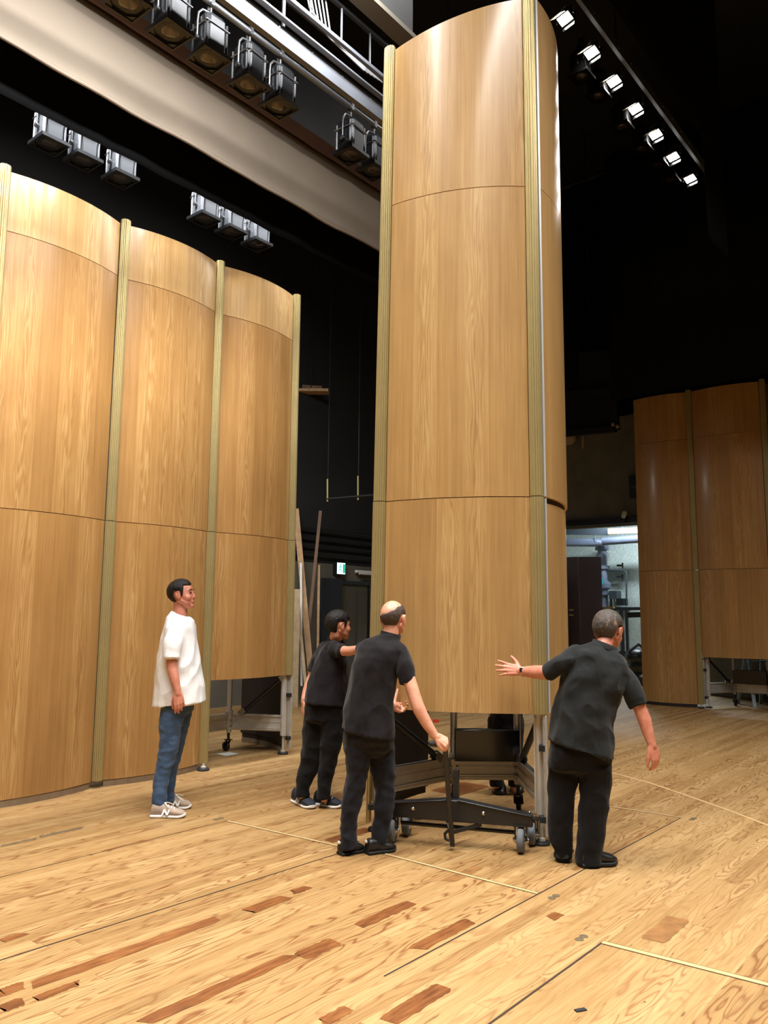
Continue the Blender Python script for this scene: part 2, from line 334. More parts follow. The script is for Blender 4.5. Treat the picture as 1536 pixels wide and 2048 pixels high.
# ================================================================== SETTING
def build_floor():
    b = MB(); g = 30
    b.add([UV(-6, -12), UV(22, -12), UV(22, 12), UV(-6, 12)], [(0, 1, 2, 3)], 0)
    def strip(p, q, wd, m, z):
        p, q = Vector(p), Vector(q); d = (q - p).normalized(); x = Vector((d.y, -d.x, 0)) * wd / 2; h = Vector((0, 0, z))
        b.add([p - x + h, q - x + h, q + x + h, p + x + h], [(0, 3, 2, 1)] if False else [(0, 1, 2, 3)][::-1], m)
        f = b.f[-1]; n = (b.v[f[1]] - b.v[f[0]]).cross(b.v[f[2]] - b.v[f[0]])
        if n.z < 0: b.f[-1] = f[::-1]
    # repair boards let into the stage floor, with ragged ends, along the board direction
    def patch(a, c, wd, m=1, z=0.0012):
        p, q = fl(*a), fl(*c); uv0, uv1 = uvof(p), uvof(q); v = (uv0[1] + uv1[1]) / 2; u0, u1 = sorted((uv0[0], uv1[0]))
        n = 14; rnd = random.Random(int(a[0] * 7 + a[1])); top, bot = [], []
        for i in range(n + 1):
            t = i / n; u = u0 + (u1 - u0) * t; k = 1 if 0 < i < n else 0.8
            top.append(UV(u + (rnd.uniform(-.02, .02) if i in (0, n) else 0), v + wd / 2 * k + rnd.uniform(-.004, .004), z))
            bot.append(UV(u + (rnd.uniform(-.03, .03) if i in (0, n) else 0), v - wd / 2 * k + rnd.uniform(-.008, .004), z))
        V = top + bot; b.add(V, [(n + 1 + i, n + 2 + i, i + 1, i) for i in range(n)], m)
    for a, c, wd, m in [((58, 1970), (437, 1839), .075, 1), ((0, 1986), (44, 1971), .07, 1), ((60, 1999), (163, 1966), .05, 1), ((275, 2044), (590, 1914), .07, 1),
        ((602, 1909), (673, 1885), .095, 1), ((484, 1821), (578, 1797), .085, 1), ((582, 1784), (616, 1776), .06, 1), ((714, 1849), (826, 1807), .075, 1),
        ((652, 1682), (742, 1659), .1, 1), ((0, 1882), (47, 1869), .05, 1), ((0, 2020), (40, 2003), .07, 1), ((640, 2044), (700, 2019), .06, 1),
        ((824, 1896), (950, 1841), .075, 1), ((780, 2044), (884, 1972), .085, 1), ((1100, 1836), (1119, 1827), .06, 1), ((1292, 1878), (1371, 1838), .11, 2),
        ((75, 1674), (168, 1655), .05, 3), ((0, 1692), (75, 1677), .04, 3), ((880, 1585), (960, 1570), .3, 1), ((890, 1762), (960, 1735), .075, 2)]:
        patch(a, c, wd, m)
    # trap seams: dark joints along the boards, pale strips across them
    def seam(a, c, wd, m, z): strip(fl(*a), fl(*c), wd, m, z)
    seam((-60, 1940), (690, 1703), .008, 4, .0016); seam((768, 1953), (1363, 1635), .008, 4, .0016); seam((900, 2105), (1205, 1885), .010, 4, .0016); seam((-40, 1765), (455, 1641), .006, 4, .0016)
    for a, c, wd in [((455, 1642), (690, 1695), .022), ((770, 1708), (1075, 1787), .022), ((1205, 1885), (1640, 1996), .03), ((1200, 1610), (1363, 1635), .022)]:
        seam(a, c, wd, 5, .002); p, q = fl(*a), fl(*c); n = (q - p).normalized(); n = Vector((-n.y, n.x, 0)) * (wd / 2 + .003); strip(p - n, q - n, .005, 4, .0022); strip(p + n, q + n, .003, 4, .0022)
    # rim of the turntable
    pts = [fl(*p) for p in [(1130, 1525), (1230, 1547), (1300, 1566), (1370, 1590), (1450, 1618), (1536, 1651), (1620, 1690)]]
    for p, q in zip(pts, pts[1:]): strip(p, q, .028, 5, .002)
    o = struct(b.build('floor', ['floor', 'patch', 'patch_pale', 'patch_grey', 'seam', 'strip'], smooth=None))
    for (px, py) in [(1108, 1794), (1163, 1876), (1386, 1638), (437, 1638)]:
        for dx in (-.023, .023):
            c = fl(px, py) + Vector((CA, SA, 0)) * dx; MB().lathe(c, [(.021, 0.0), (.021, .002), (.017, .003), (.006, .003)], 20).build('floor_socket', 'socket_cap', o)
    c = fl(1161, 2021); MB().box(c + Z * .002, (.045, .02, .004), radians(20)).build('tape_mark', 'black_rubber', o)
M['socket_cap'] = mat('socket_cap', lin(122, 108, 84), 0.4, metal=0.4)
build_floor()
def quadwall(name, p, q, z0, z1, m, holes=(), th=0.15):
    """wall slab from p to q with rectangular holes given as (s0, s1, z0, z1) along its length"""
    p, q = Vector(p), Vector(q); d = (q - p); L = d.length; e = d / L; nrm = Vector((e.y, -e.x, 0)); b = MB()
    cuts = sorted({0, L, *[h[0] for h in holes], *[h[1] for h in holes]})
    for a, c in zip(cuts, cuts[1:]):
        spans = [(z0, z1)]
        for h in holes:
            if h[0] <= a + 1e-6 and h[1] >= c - 1e-6:
                new = []
                for s0, s1 in spans:
                    if h[2] > s0: new.append((s0, min(h[2], s1)))
                    if h[3] < s1: new.append((max(h[3], s0), s1))
                spans = new
        for s0, s1 in spans:
            if s1 - s0 > 1e-4: b.obox(p + e * (a + c) / 2 + Vector((0, 0, (s0 + s1) / 2)) + nrm * 0, e * (c - a) / 2, nrm * th / 2, Vector((0, 0, (s1 - s0) / 2)))
    return struct(b.build(name, m, smooth=None))
TOPZ = 11.5
quadwall('wall_left', UV(-6, 10.4), UV(16.3, 10.4), 0, TOPZ, 'black_wall')
quadwall('wall_back', UV(16.4, 10.4), UV(16.4, -12), 0, TOPZ, 'grey_wall', holes=[(2.3, 5.3, 0, 3.42)])
quadwall('wall_right', UV(16.3, -12), UV(-6, -12), 0, TOPZ, 'black_wall')
b = MB(); b.add([UV(-6, -12, TOPZ), UV(22, -12, TOPZ), UV(22, 12, TOPZ), UV(-6, 12, TOPZ)], [(3, 2, 1, 0)]); struct(b.build('ceiling', 'black_wall', smooth=None))
# ================================================================== ACOUSTIC SHELL TOWERS
M['pale_metal'] = mat('pale_hinge_metal', lin(186, 188, 186), .4, metal=.3)
SEAM, OPEN, TIER = 2.29, 0.835, 4.56
def fluted(b, c, z0, z1, r=0.047, out=(0, -1, 0), m=0):
    """gold column of round section with flutes all round"""
    o = Vector((out[0], out[1], 0)).normalized(); e = Vector((-o.y, o.x, 0)); n = 140; V0 = []
    for k in range(n):
        a = 2 * pi * k / n; rr = r * (.86 + .14 * abs(sin(a * 7)) ** .6); V0.append((cos(a) * rr * 0.9, sin(a) * rr))
    b.prism(V0, Vector((c[0], c[1], z0)), o, e, Vector((0, 0, z1 - z0)), m)
def foot(b, c, ztop, m_rod=0, m_pad=1):
    c = Vector((c[0], c[1], 0))
    b.lathe(c, [(.056, .0), (.058, .012), (.052, .02), (.03, .024)], 28, m_pad); b.lathe(c, [(.028, .022), (.026, .038), (.014, .045), (.013, ztop)], 18, m_rod)
def beam(b, p, q, z=0.31, m=0):
    p, q = Vector((p[0], p[1], 0)), Vector((q[0], q[1], 0)); h = lambda a: Vector((0, 0, a))
    b.bar(p + h(z + .015), q + h(z + .015), .022, .125, m); b.bar(p + h(z + .085), q + h(z + .085), .05, .018, m)
    b.bar(p + h(z + .02), q + h(z + .02), .03, .012, m); b.tube([p + h(z - .06), q + h(z - .06)], .021, 14, m); b.bar(p + h(z - .045), q + h(z - .045), .044, .012, m)
def caster(b, c, r=0.05, d=(1, 0), m_w=0, m_f=1, zt=.2):
    c = Vector((c[0], c[1], 0)); d = Vector((d[0], d[1], 0)).normalized(); x = Vector((-d.y, d.x, 0)); wc = c + d * .035 + Z * r
    b.lathe(wc - x * .016, [(r * .5, 0), (r * .93, .0), (r, .005), (r, .027), (r * .93, .032), (r * .5, .032)], 22, m_w, axis=x)
    for s in (-1, 1): b.bar(wc + x * s * .022, c + x * s * .022 + Z * (2 * r + .02), .004, .03, m_f, up=x)
    b.cyl(wc - x * .028, wc + x * .028, .008, 10, m_f); b.box(c + Z * (2 * r + .022), (.075, .06, .008), atan2(d.y, d.x), m_f); b.cyl(c + Z * (2 * r + .02), c + Z * zt, .016, 12, m_f)
def tower(label, path, kinds, ztop, ven='veneer', warp=None, frame=None, posts=None, group=None, sag=0.09, kick=True, wgap=0.006, winset=0.0, trims=None, pale=False):
    """path: corner points from the spectator's left to right; kinds: per face 'front' (open bottom) or 'wing' (down to the floor)"""
    base = Vector((*path[0], 0)); root = thing('acoustic_shell_tower', label, 'acoustic panel', base, group)
    def fin(b, name, mats, **kw):
        if warp: b.v = [warp(p) for p in b.v]
        return b.build(name, mats, root, **kw)
    for i, kd in enumerate(kinds):
        A, B = path[i], path[i + 1]; tr = (trims[i] if trims else .052); g = wgap if kd == 'wing' else .006
        z0 = .055 if kd == 'wing' else OPEN; u0 = random.uniform(0, 30)
        for nm, a, c, ins in (('lower_panel', z0, SEAM - g / 2 - (.02 if g > .01 else 0), winset if kd == 'wing' else 0), ('middle_panel', SEAM + g / 2, TIER - .003, 0), ('upper_panel', TIER + .003, ztop, 0)):
            b = MB(); b.arc(A, B, sag, a, c, .022, inset=ins, u0=u0 + random.uniform(0, 9), trim=tr); fin(b, nm, ['veneer_lit' if nm == 'upper_panel' and pale else ven, 'brown_in', 'edge'], smooth=30)
        b = MB(); b.arc(A, B, sag, z0 + .05, ztop - .03, .012, inset=.026, trim=tr - .02, mats=(0, 0, 0)); fin(b, 'backing_board', 'brown_in', smooth=30)
        if kd == 'wing' and kick:
            b = MB(); b.arc(A, B, sag, .0, .052, .03, inset=.004, trim=.06, mats=(0, 0, 0)); fin(b, 'base_strip', 'kick' if kick is True else kick, smooth=30)
    for c, out, z0 in (posts or []):
        b = MB(); fluted(b, c, z0, SEAM - .003, .050, out); fin(b, 'post', 'gold', smooth=25)
        b = MB(); fluted(b, c, SEAM + .003, ztop + .03, .047, out); fin(b, 'post', 'gold', smooth=25)
    if frame:
        A, B = Vector((*frame['A'], 0)), Vector((*frame['B'], 0)); e = (B - A).normalized(); nn = Vector((-e.y, e.x, 0))
        RL = Vector((*frame['RL'], 0)) if 'RL' in frame else A + e * .28 + nn * .62
        RR = Vector((*frame['RR'], 0)) if 'RR' in frame else B - e * .28 + nn * .62
        for P, sgn, nm in ((A, 1, 'a'), (B, -1, 'b')):
            if P is A and frame.get('skipA'): continue
            t = P + nn * .045 + e * sgn * .012
            b = MB(); b.cyl(t + Z * .19, t + Z * (OPEN + .08), .031, 20, 0); b.box(t + Z * .5, (.02, .075, .6), atan2(e.y, e.x) + pi / 2, 0); fin(b, 'leg_tube', 'alu')
            b = MB(); foot(b, t, .22); fin(b, 'foot', ['alu', 'black_rubber'])
            r = P - e * sgn * .03 + nn * .0
            b = MB(); b.box(r + Z * (.06 + OPEN) / 2, (.026, .05, OPEN - .07), atan2(e.y, e.x), 0)
            for k in (-1, 1): b.box(r - nn * .027 + e * k * .008 + Z * (.06 + OPEN) / 2, (.007, .008, OPEN - .07), atan2(e.y, e.x), 0)
            for zz in (.17, .62): b.box(r + e * sgn * .022 - nn * .008 + Z * zz, (.04, .05, .04), atan2(e.y, e.x), 1)
            fin(b, 'guide_rail', ['alu' if P is B or not frame.get('goldA') else 'gold', 'black_rubber'], bevel=.003)
        b = MB(); beam(b, A + nn * .06, RL); fin(b, 'side_beam', 'alu'); b = MB(); beam(b, B + nn * .06, RR); fin(b, 'side_beam', 'alu'); b = MB(); beam(b, RL, RR); fin(b, 'cross_beam', 'alu')
        for P, Q in ((A, RL), (B, RR)):
            p0 = P + (Q - P) * .06 + nn * .03 + Z * .80; p1 = P + (Q - P) * .78 + Z * .42
            b = MB(); b.tube([p0, p1], .024, 14, 0)
            d = (p1 - p0).normalized()
            for q in (p0, p1): b.bar(q - d * .05, q + d * .03, .06, .06, 1); b.cyl(q + nn * .035, q - nn * .035, .011, 10, 1)
            fin(b, 'brace', ['black_paint', 'steel'])
        for q in (RL, RR):
            b = MB(); b.cyl(q + Z * .2, q + Z * (OPEN + .1), .027, 18, 0); b.box(q + Z * .33, (.07, .07, .2), 0, 0); fin(b, 'rear_tube', 'alu')
            for zz in (.27, .33, .41):
                for k in (-1, 1): b = MB(); b.lathe(q + Vector((k * .025, -.036, zz)), [(.011, 0), (.011, .012), (.006, .016)], 8, 0, axis=(0, -1, 0)); fin(b, 'bolt', 'steel')
            b = MB(); caster(b, q + Vector((0, .0, 0)), .05, nn.xy); fin(b, 'caster', ['black_rubber', 'black_paint'])
        if frame.get('box'):
            m = (RL + RR) / 2; L = (RR - RL).length; d = (RR - RL).normalized(); q = Vector((d.y, -d.x, 0))
            b = MB(); b.bar(m - d * L / 2 + q * .06 + Z * .50, m + d * L / 2 + q * .06 + Z * .50, .09, .235, 0)
            fin(b, 'counterweight_box', 'black_gloss', bevel=.006)
    return root
P0, P1, P2, P3 = (-3.12, 6.13), (-2.435, 7.075), (-1.722, 7.935), (-1.020, 8.80)
Pm = (-3.52, 5.20)
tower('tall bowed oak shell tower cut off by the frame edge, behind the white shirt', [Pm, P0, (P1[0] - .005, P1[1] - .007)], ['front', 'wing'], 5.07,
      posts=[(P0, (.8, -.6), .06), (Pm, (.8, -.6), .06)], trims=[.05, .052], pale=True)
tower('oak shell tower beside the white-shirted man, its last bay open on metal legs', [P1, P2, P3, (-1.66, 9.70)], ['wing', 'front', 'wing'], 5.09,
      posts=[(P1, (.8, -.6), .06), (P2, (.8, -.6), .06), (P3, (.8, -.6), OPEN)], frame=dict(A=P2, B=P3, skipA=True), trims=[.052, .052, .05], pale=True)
TB = [o for o in bpy.data.objects if o.name.startswith('acoustic_shell_tower')][-1]; b_ = MB(); foot(b_, (P2[0] + .02, P2[1] - .06), .06); b_.build('foot', ['alu', 'black_rubber'], TB)
# the tower being wheeled: leans a touch, so its left side runs in towards the top
CA_, CB_ = (-.062, 5.73), (1.045, 5.42)
def lean(p):
    t = max(-.2, min(1.2, (1.045 - p.x) / 1.1)); return Vector((p.x + .013 * p.z * t, p.y, p.z if p.z < TIER else TIER + (p.z - TIER) * (1.10 - .166 * max(-.05, min(1.05, t)))))
tower('tallest oak tower, alone at centre stage, being wheeled by the crew in black', [(.36, 6.80), CA_, CB_], ['wing', 'front'], 5.93, 'veneer_tall', warp=lean,
      posts=[(CA_, (-.1, -1), OPEN - .06), (CB_, (.2, -1), OPEN)], frame=dict(A=CA_, B=CB_, RL=(.55, 6.36), RR=(1.045, 6.36), box=True, goldA=True), kick=False, trims=[.06, .05])
CT = [o for o in bpy.data.objects if o.name.startswith('acoustic_shell_tower')][-1]
# its third face, hinged on the far side of the gold post
def hinge_face():
    A, B = (1.108, 5.445), (1.425, 6.43); root = CT
    for nm, a, c, ins in (('lower_panel', .055, SEAM - .035, .014), ('middle_panel', SEAM + .004, TIER - .003, 0), ('upper_panel', TIER + .003, 6.07, 0)):
        b = MB(); b.arc(A, B, .10, a, c, .022, inset=ins, u0=random.uniform(0, 30), trim=.004); b.build(nm, ['veneer_tall', 'brown_in', 'edge'], root, smooth=30)
    b = MB(); b.arc(A, B, .10, .1, 5.9, .012, inset=.028, trim=.0, mats=(0, 0, 0)); b.build('backing_board', 'brown_in', root, smooth=30)
    b = MB(); b.box((1.097, 5.43, (SEAM + .004 + 6.04) / 2), (.016, .03, 6.04 - SEAM), radians(30)); b.build('hinge_strip', 'pale_metal', root)
    b = MB(); b.box((1.100, 5.43, (OPEN + SEAM) / 2), (.012, .03, SEAM - OPEN - .02), radians(30)); b.build('hinge_strip', 'pale_metal', root)
hinge_face()
b_ = MB()
R6, R5, R7, R8 = (4.50, 14.20), (5.30, 13.60), (6.27, 12.92), (7.15, 12.2)
tower('dim oak shell tower far back, one full bay and one bay on metal legs', [R6, R5, R7, (7.0, 13.9)], ['wing', 'front', 'wing'], 5.40,
      posts=[(R5, (-.63, -.77), .06), (R7, (-.63, -.77), OPEN)], frame=dict(A=(5.40, 13.60), B=R7, box=True), kick='brown_in', trims=[.03, .052, .05])  # dark base strip added here to stop light leaking under the wing
TR = [o for o in bpy.data.objects if o.name.startswith('acoustic_shell_tower')][-1]; foot(b_, (R5[0] - .02, R5[1] - .05), .06); b_.build('foot', ['alu', 'black_rubber'], TR)
tower('narrow sliver of dim oak shell panel cut off by the frame edge', [(R7[0] + .06, R7[1] - .06), R8], ['wing'], 5.40, posts=[(R8, (-.63, -.77), .06)], kick=False)
# ================================================================== PEOPLE
def skin_mat(name, c, c2):
    k = NT(name); tc = k.n('ShaderNodeTexCoord'); n = k.noise(tc.outputs['Object'], 22.0, 5, 0.6)
    k.l(k.ramp(n, [(0.3, c2), (0.65, c)]), k.b.inputs['Base Color']); k.b.inputs['Roughness'].default_value = 0.5
    k.b.inputs['Subsurface Weight'].default_value = 0.12; k.b.inputs['Subsurface Radius'].default_value = (0.012, 0.005, 0.003)
    k.bump(k.noise(tc.outputs['Object'], 160.0, 3), 0.06, 0.003); return k.m
def cloth_mat(name, c, c2, rough=0.9, wr=0.35, weave=900, spec=0.2):
    k = NT(name); tc = k.n('ShaderNodeTexCoord'); x, y, z = k.sep(tc.outputs['Object'])
    n = k.noise(tc.outputs['Object'], 9.0, 5, 0.6); k.l(k.ramp(n, [(0.3, c2), (0.68, c)]), k.b.inputs['Base Color'])
    k.b.inputs['Roughness'].default_value = rough; k.b.inputs['Specular IOR Level'].default_value = spec; k.b.inputs['Sheen Weight'].default_value = 0.08
    f = k.noise(k.comb(k.math('MULTIPLY', x, 14.0), k.math('MULTIPLY', y, 14.0), k.math('MULTIPLY', z, 9.0)), 1.0, 2, 0.5, 0.35)
    w = k.noise(tc.outputs['Object'], float(weave), 1)
    k.bump(k.math('ADD', f, k.math('MULTIPLY', w, 0.03)), wr, 0.02); return k.m
M['skin'] = skin_mat('skin', lin(218, 160, 132), lin(202, 138, 110)); M['skin_ruddy'] = skin_mat('skin_ruddy', lin(205, 138, 112), lin(182, 110, 88))
M['white_tee'] = cloth_mat('white_cotton', lin(238, 238, 236), lin(228, 228, 226), wr=.5); M['black_tee'] = cloth_mat('black_cotton', lin(31, 28, 31), lin(22, 20, 23), wr=.5)
M['black_polo'] = cloth_mat('black_pique', lin(27, 24, 26), lin(19, 17, 19), wr=.5); M['grey_polo'] = cloth_mat('washed_black_pique', lin(32, 34, 34), lin(23, 25, 25), wr=.5)
M['black_trouser'] = cloth_mat('black_trousers', lin(14, 12, 12), lin(9, 8, 8), wr=.5); M['navy_trouser'] = cloth_mat('dark_navy_trousers', lin(28, 28, 34), lin(20, 20, 25), wr=.5)
M['denim'] = cloth_mat('denim', lin(74, 96, 124), lin(50, 68, 94), wr=.45, weave=700)
def hair_mat(name, c, c2, scalp=None):
    k = NT(name); tc = k.n('ShaderNodeTexCoord'); x, y, z = k.sep(tc.outputs['Object'])
    n = k.noise(k.comb(k.math('MULTIPLY', x, 230.0), k.math('MULTIPLY', y, 230.0), k.math('MULTIPLY', z, 38.0)), 1.0, 3, .6, .6)
    co = k.ramp(n, [(.3, c2), (.7, c)])
    if scalp:
        q = k.noise(k.comb(k.math('MULTIPLY', x, 34.0), k.math('MULTIPLY', y, 20.0), k.math('MULTIPLY', z, 9.0)), 1.0, 3, .55); co = k.mix(k.ramp(q, [(.56, (0, 0, 0, 1)), (.66, (.75, .75, .75, 1))]), co, scalp)
    k.l(co, k.b.inputs['Base Color']); k.b.inputs['Roughness'].default_value = .55; k.b.inputs['Specular IOR Level'].default_value = .3
    k.bump(n, .5, .006); return k.m
M['hair'] = hair_mat('black_hair', lin(26, 22, 20), lin(9, 8, 8)); M['hair_grey'] = hair_mat('grey_hair', lin(92, 84, 76), lin(34, 31, 30), lin(150, 112, 92)); M['hair_stubble'] = hair_mat('cropped_hair', lin(92, 76, 68), lin(52, 44, 41)); M['eye'] = mat('dark_eye', lin(24, 18, 16), .2); M['lip'] = mat('lip', lin(170, 96, 86), .5)
M['suede'] = mat('beige_suede', lin(178, 158, 140), .85, vary=.2, vscale=30, bump=.2, bscale=200); M['sole_white'] = mat('white_sole', lin(236, 234, 226), .6)
M['navy_shoe'] = mat('navy_suede', lin(34, 38, 50), .8, vary=.25, vscale=30); M['black_leather'] = mat('black_leather', lin(24, 22, 21), .42, vary=.3, vscale=20); M['black_sole'] = mat('black_sole', lin(16, 16, 16), .7)
M['lace'] = mat('grey_lace', lin(206, 200, 190), .8); M['logo_white'] = mat('white_mark', lin(240, 238, 232), .6); M['logo_grey'] = mat('silver_mark', lin(200, 200, 196), .5); M['watch'] = mat('steel_watch', lin(190, 190, 188), .2, metal=1.0)
M['watch_face'] = mat('dark_watch_face', lin(30, 30, 34), .15)
def catmull(pts, rs, sub=4):
    if len(pts) < 3: return pts, rs
    P = [pts[0] * 2 - pts[1]] + list(pts) + [pts[-1] * 2 - pts[-2]]; R = [rs[0]] + list(rs) + [rs[-1]]; O, Q = [], []
    for i in range(1, len(P) - 2):
        for k in range(sub):
            t = k / sub; t2, t3 = t * t, t * t * t
            O.append(0.5 * ((2 * P[i]) + (P[i + 1] - P[i - 1]) * t + (2 * P[i - 1] - 5 * P[i] + 4 * P[i + 1] - P[i + 2]) * t2 + (3 * P[i] - P[i - 1] - 3 * P[i + 1] + P[i + 2]) * t3))
            Q.append(R[i] + (R[i + 1] - R[i]) * t)
    return O + [pts[-1]], Q + [rs[-1]]
def limb(b, chain, sub=4, n=18, k=1.0, flat=False):
    """chain of (px, py, Y, radius in px)"""
    p = [at(c[0], c[1], c[2]) for c in chain]; r = [c[3] * c[2] / FPX * k for c in chain]; p, r = catmull(p, r, sub); b.tube(p, r, n, rnd=True, flat=flat)
def rings(b, L, n=36, k=1.0, dz=0.0, pw=2.3):
    """rings of (xl, yl, xr, yr, Y, half depth)"""
    R = []
    for xl, yl, xr, yr, Y, hd in L:
        p, q = at(xl, yl, Y), at(xr, yr, Y); R.append(((p + q) / 2 + Z * dz, (q - p) / 2 * k, Vector((0, hd * k, 0)), pw))
    # smooth interpolation between rings
    O = []
    for i in range(len(R) - 1):
        a, c = R[i], R[i + 1]
        for s in range(3):
            t = s / 3; O.append((a[0].lerp(c[0], t), a[1].lerp(c[1], t), a[2].lerp(c[2], t), pw))
    O.append(R[-1]); b.loft(O, n)
def hips(b, L, **kw):
    xl, yl, xr, yr, Y, hd = L[0]; w_ = xr - xl
    rings(b, [(xl + .3 * w_, yl + 14, xr - .3 * w_, yr + 14, Y, hd * .3)] + L, **kw)
def fuse(b, name, mt, parent, voxel=.006, smooth=4, wr=0.0, wf=(7, 7, 4), seed=0, post=None):
    """one continuous surface out of the overlapping closed shapes in b"""
    me = bpy.data.meshes.new('tmp'); me.from_pydata([tuple(p) for p in b.v], [], b.f); me.update()
    bm = bmesh.new(); bm.from_mesh(me); bmesh.ops.recalc_face_normals(bm, faces=bm.faces); bm.to_mesh(me); bm.free()
    t = bpy.data.objects.new('tmp', me); COL.objects.link(t)
    m = t.modifiers.new('r', 'REMESH'); m.mode = 'VOXEL'; m.voxel_size = voxel; m.adaptivity = 0
    if smooth: s = t.modifiers.new('s', 'SMOOTH'); s.iterations = smooth; s.factor = .5
    dg = bpy.context.evaluated_depsgraph_get(); dg.update(); out = bpy.data.meshes.new_from_object(t.evaluated_get(dg)); bpy.data.objects.remove(t); bpy.data.meshes.remove(me)
    if wr:
        sd = Vector((seed * 3.1, seed * 1.7, seed * .9)); out.calc_loop_triangles(); N = [v.normal.copy() for v in out.vertices]
        for v, nn in zip(out.vertices, N):
            q = Vector((v.co.x * wf[0], v.co.y * wf[1], v.co.z * wf[2])) + sd
            q2 = Vector((v.co.x * 2.2, v.co.y * 2.2, v.co.z * 2.2)) + sd
            a = 1 - abs(noise.noise(q + noise.noise_vector(q2) * .9)) * 2.4
            v.co += nn * wr * (a * .7 + noise.noise(q * 2.3) * .5 - .25)
    o0 = Vector((0, 0, 0)); p = parent
    while p is not None: o0 += p.location; p = p.parent
    out.transform(Matrix.Translation(-o0))
    out.materials.clear(); out.materials.append(M[mt]); out.polygons.foreach_set('use_smooth', [True] * len(out.polygons))
    if post: post(out)
    out.name = name; o = bpy.data.objects.new(name, out); COL.objects.link(o); o.parent = parent; return o
def hand(b, wrist, d, back, side, curl=(15, 20, 15), thumb=35, tcurl=(15, 15), spread=5, s=1.0):
    """d: towards the fingers, back: out of the back of the hand, side: +1 if the thumb lies on d x back"""
    d = Vector(d).normalized(); back = Vector(back); back = (back - d * back.dot(d)).normalized(); l = d.cross(back) * side; w = Vector(wrist)
    b.tube([w - d * .02 * s, w + d * .012 * s], [.026 * s, .027 * s], 14, rnd=True)
    K = []
    for i, (off, ln) in enumerate(((.031, .088), (.0105, .093), (-.0105, .089), (-.030, .080))):
        k = w + d * ln * s + l * off * s + back * (.004 if i in (1, 2) else 0) * s; K.append(k)
        b.tube([w + l * off * .55 * s + d * .012 * s, (w + k) / 2 + l * off * .25 * s, k], [.016 * s, .0155 * s, .0112 * s], 12, rnd=True)
    b.tube([w + d * .02 * s + l * .012 * s - back * .006 * s, w + d * .07 * s - back * .006 * s], [.018 * s, .02 * s], 12, rnd=True)
    cl = curl if isinstance(curl[0], (tuple, list)) else [curl] * 4
    for i, (ln, r) in enumerate(((.074, .0092), (.082, .0095), (.076, .009), (.060, .008))):
        a = 0; sp = radians((1.4 - i) * spread); dd0 = d * cos(sp) + l * sin(sp); p = K[i]; P = [p - dd0 * .01 * s, p]; R = [r * 1.1 * s, r * 1.12 * s]
        for seg, cc in zip((.46, .30, .24), cl[i]):
            a += radians(cc); dd = dd0 * cos(a) - back * sin(a); p = p + dd * ln * seg * s; P.append(p.copy()); R.append(r * (1.0 if len(P) == 3 else .94 if len(P) == 4 else .80) * s)
        P, R = catmull(P, R, 3); b.tube(P, R, 12, rnd=True)
    a = radians(thumb); p = w + d * .022 * s + l * .022 * s - back * .004 * s; dd = d * cos(a) + l * sin(a) - back * .25; dd.normalize()
    P = [p, p + dd * .042 * s]; R = [.0165 * s, .0125 * s]; p = P[-1]
    for seg, cc in zip((.033, .028), tcurl):
        a -= radians(cc); dd = (d * cos(a) + l * sin(a) - back * .3).normalized(); p = p + dd * seg * s; P.append(p.copy()); R.append((.0105 if len(R) == 2 else .0085) * s)
    P, R = catmull(P, R, 3); b.tube(P, R, 12, rnd=True)
def frame3(f, up=(0, 0, 1)):
    f = Vector(f).normalized(); s = f.cross(Vector(up)).normalized(); return f, s, s.cross(f).normalized()     # forward, own right, up
def head(b, c, f, s=1.0, up=(0, 0, 1), neck=None, jaw=1.0):
    f, r, u = frame3(f, up); c = Vector(c); P = lambda a, l, h: c + (f * a + r * l + u * h) * s
    E = lambda q, a, l, h: b.ell(P(*q), f * a * s, r * l * s, u * h * s, 24)
    E((-.012, 0, .030), .096, .076, .088); E((.022, 0, -.005), .072, .066, .09); E((.03, 0, -.045), .060, .056 * jaw, .062); E((.068, 0, -.092), .022, .026, .02); E((.045, 0, -.07), .04, .045 * jaw, .04)
    for q in (-1, 1):
        b.tube([P(.076, q * .012, .030), P(.066, q * .044, .030)], [.012 * s, .009 * s], 10, rnd=True)      # brow ridge
        E((.050, q * .036, -.026), .034, .030, .034); b.ell(P(-.006, q * .080, -.004), (f * .020 - r * q * -.004) * s, (r * q * .007 - f * .005) * s, (u * .033 - f * .006) * s, 18); E((.004, q * .075, -.026), .010, .007, .012); b.tube([P(.010, q * .0845, .004), P(.006, q * .087, .024), P(-.010, q * .090, .027), P(-.022, q * .091, .012), P(-.020, q * .088, -.010), P(-.008, q * .083, -.030)], [.0035 * s] * 6, 8, rnd=True)
        b.tube([P(.045, q * .036, -.066), P(-.006, q * .054, -.040)], [.022 * s, .020 * s], 12, rnd=True)
    b.tube([P(.082, 0, .020), P(.091, 0, -.004), P(.0985, 0, -.024)], [.0085 * s, .0095 * s, .0115 * s], 12, rnd=True)
    for q in (-1, 1): E((.089, q * .011, -.030), .010, .008, .008)
    b.tube([P(.083, -.018, -.056), P(.0905, 0, -.053), P(.083, .018, -.056)], .0052 * s, 8, rnd=True); b.tube([P(.081, -.016, -.068), P(.0885, 0, -.069), P(.081, .016, -.068)], .006 * s, 8, rnd=True)
    if neck is not None: b.tube([Vector(neck), P(-.02, 0, -.07), P(-.01, 0, -.01)], [.058 * s, .050 * s, .052 * s], 18, rnd=True)
    return P
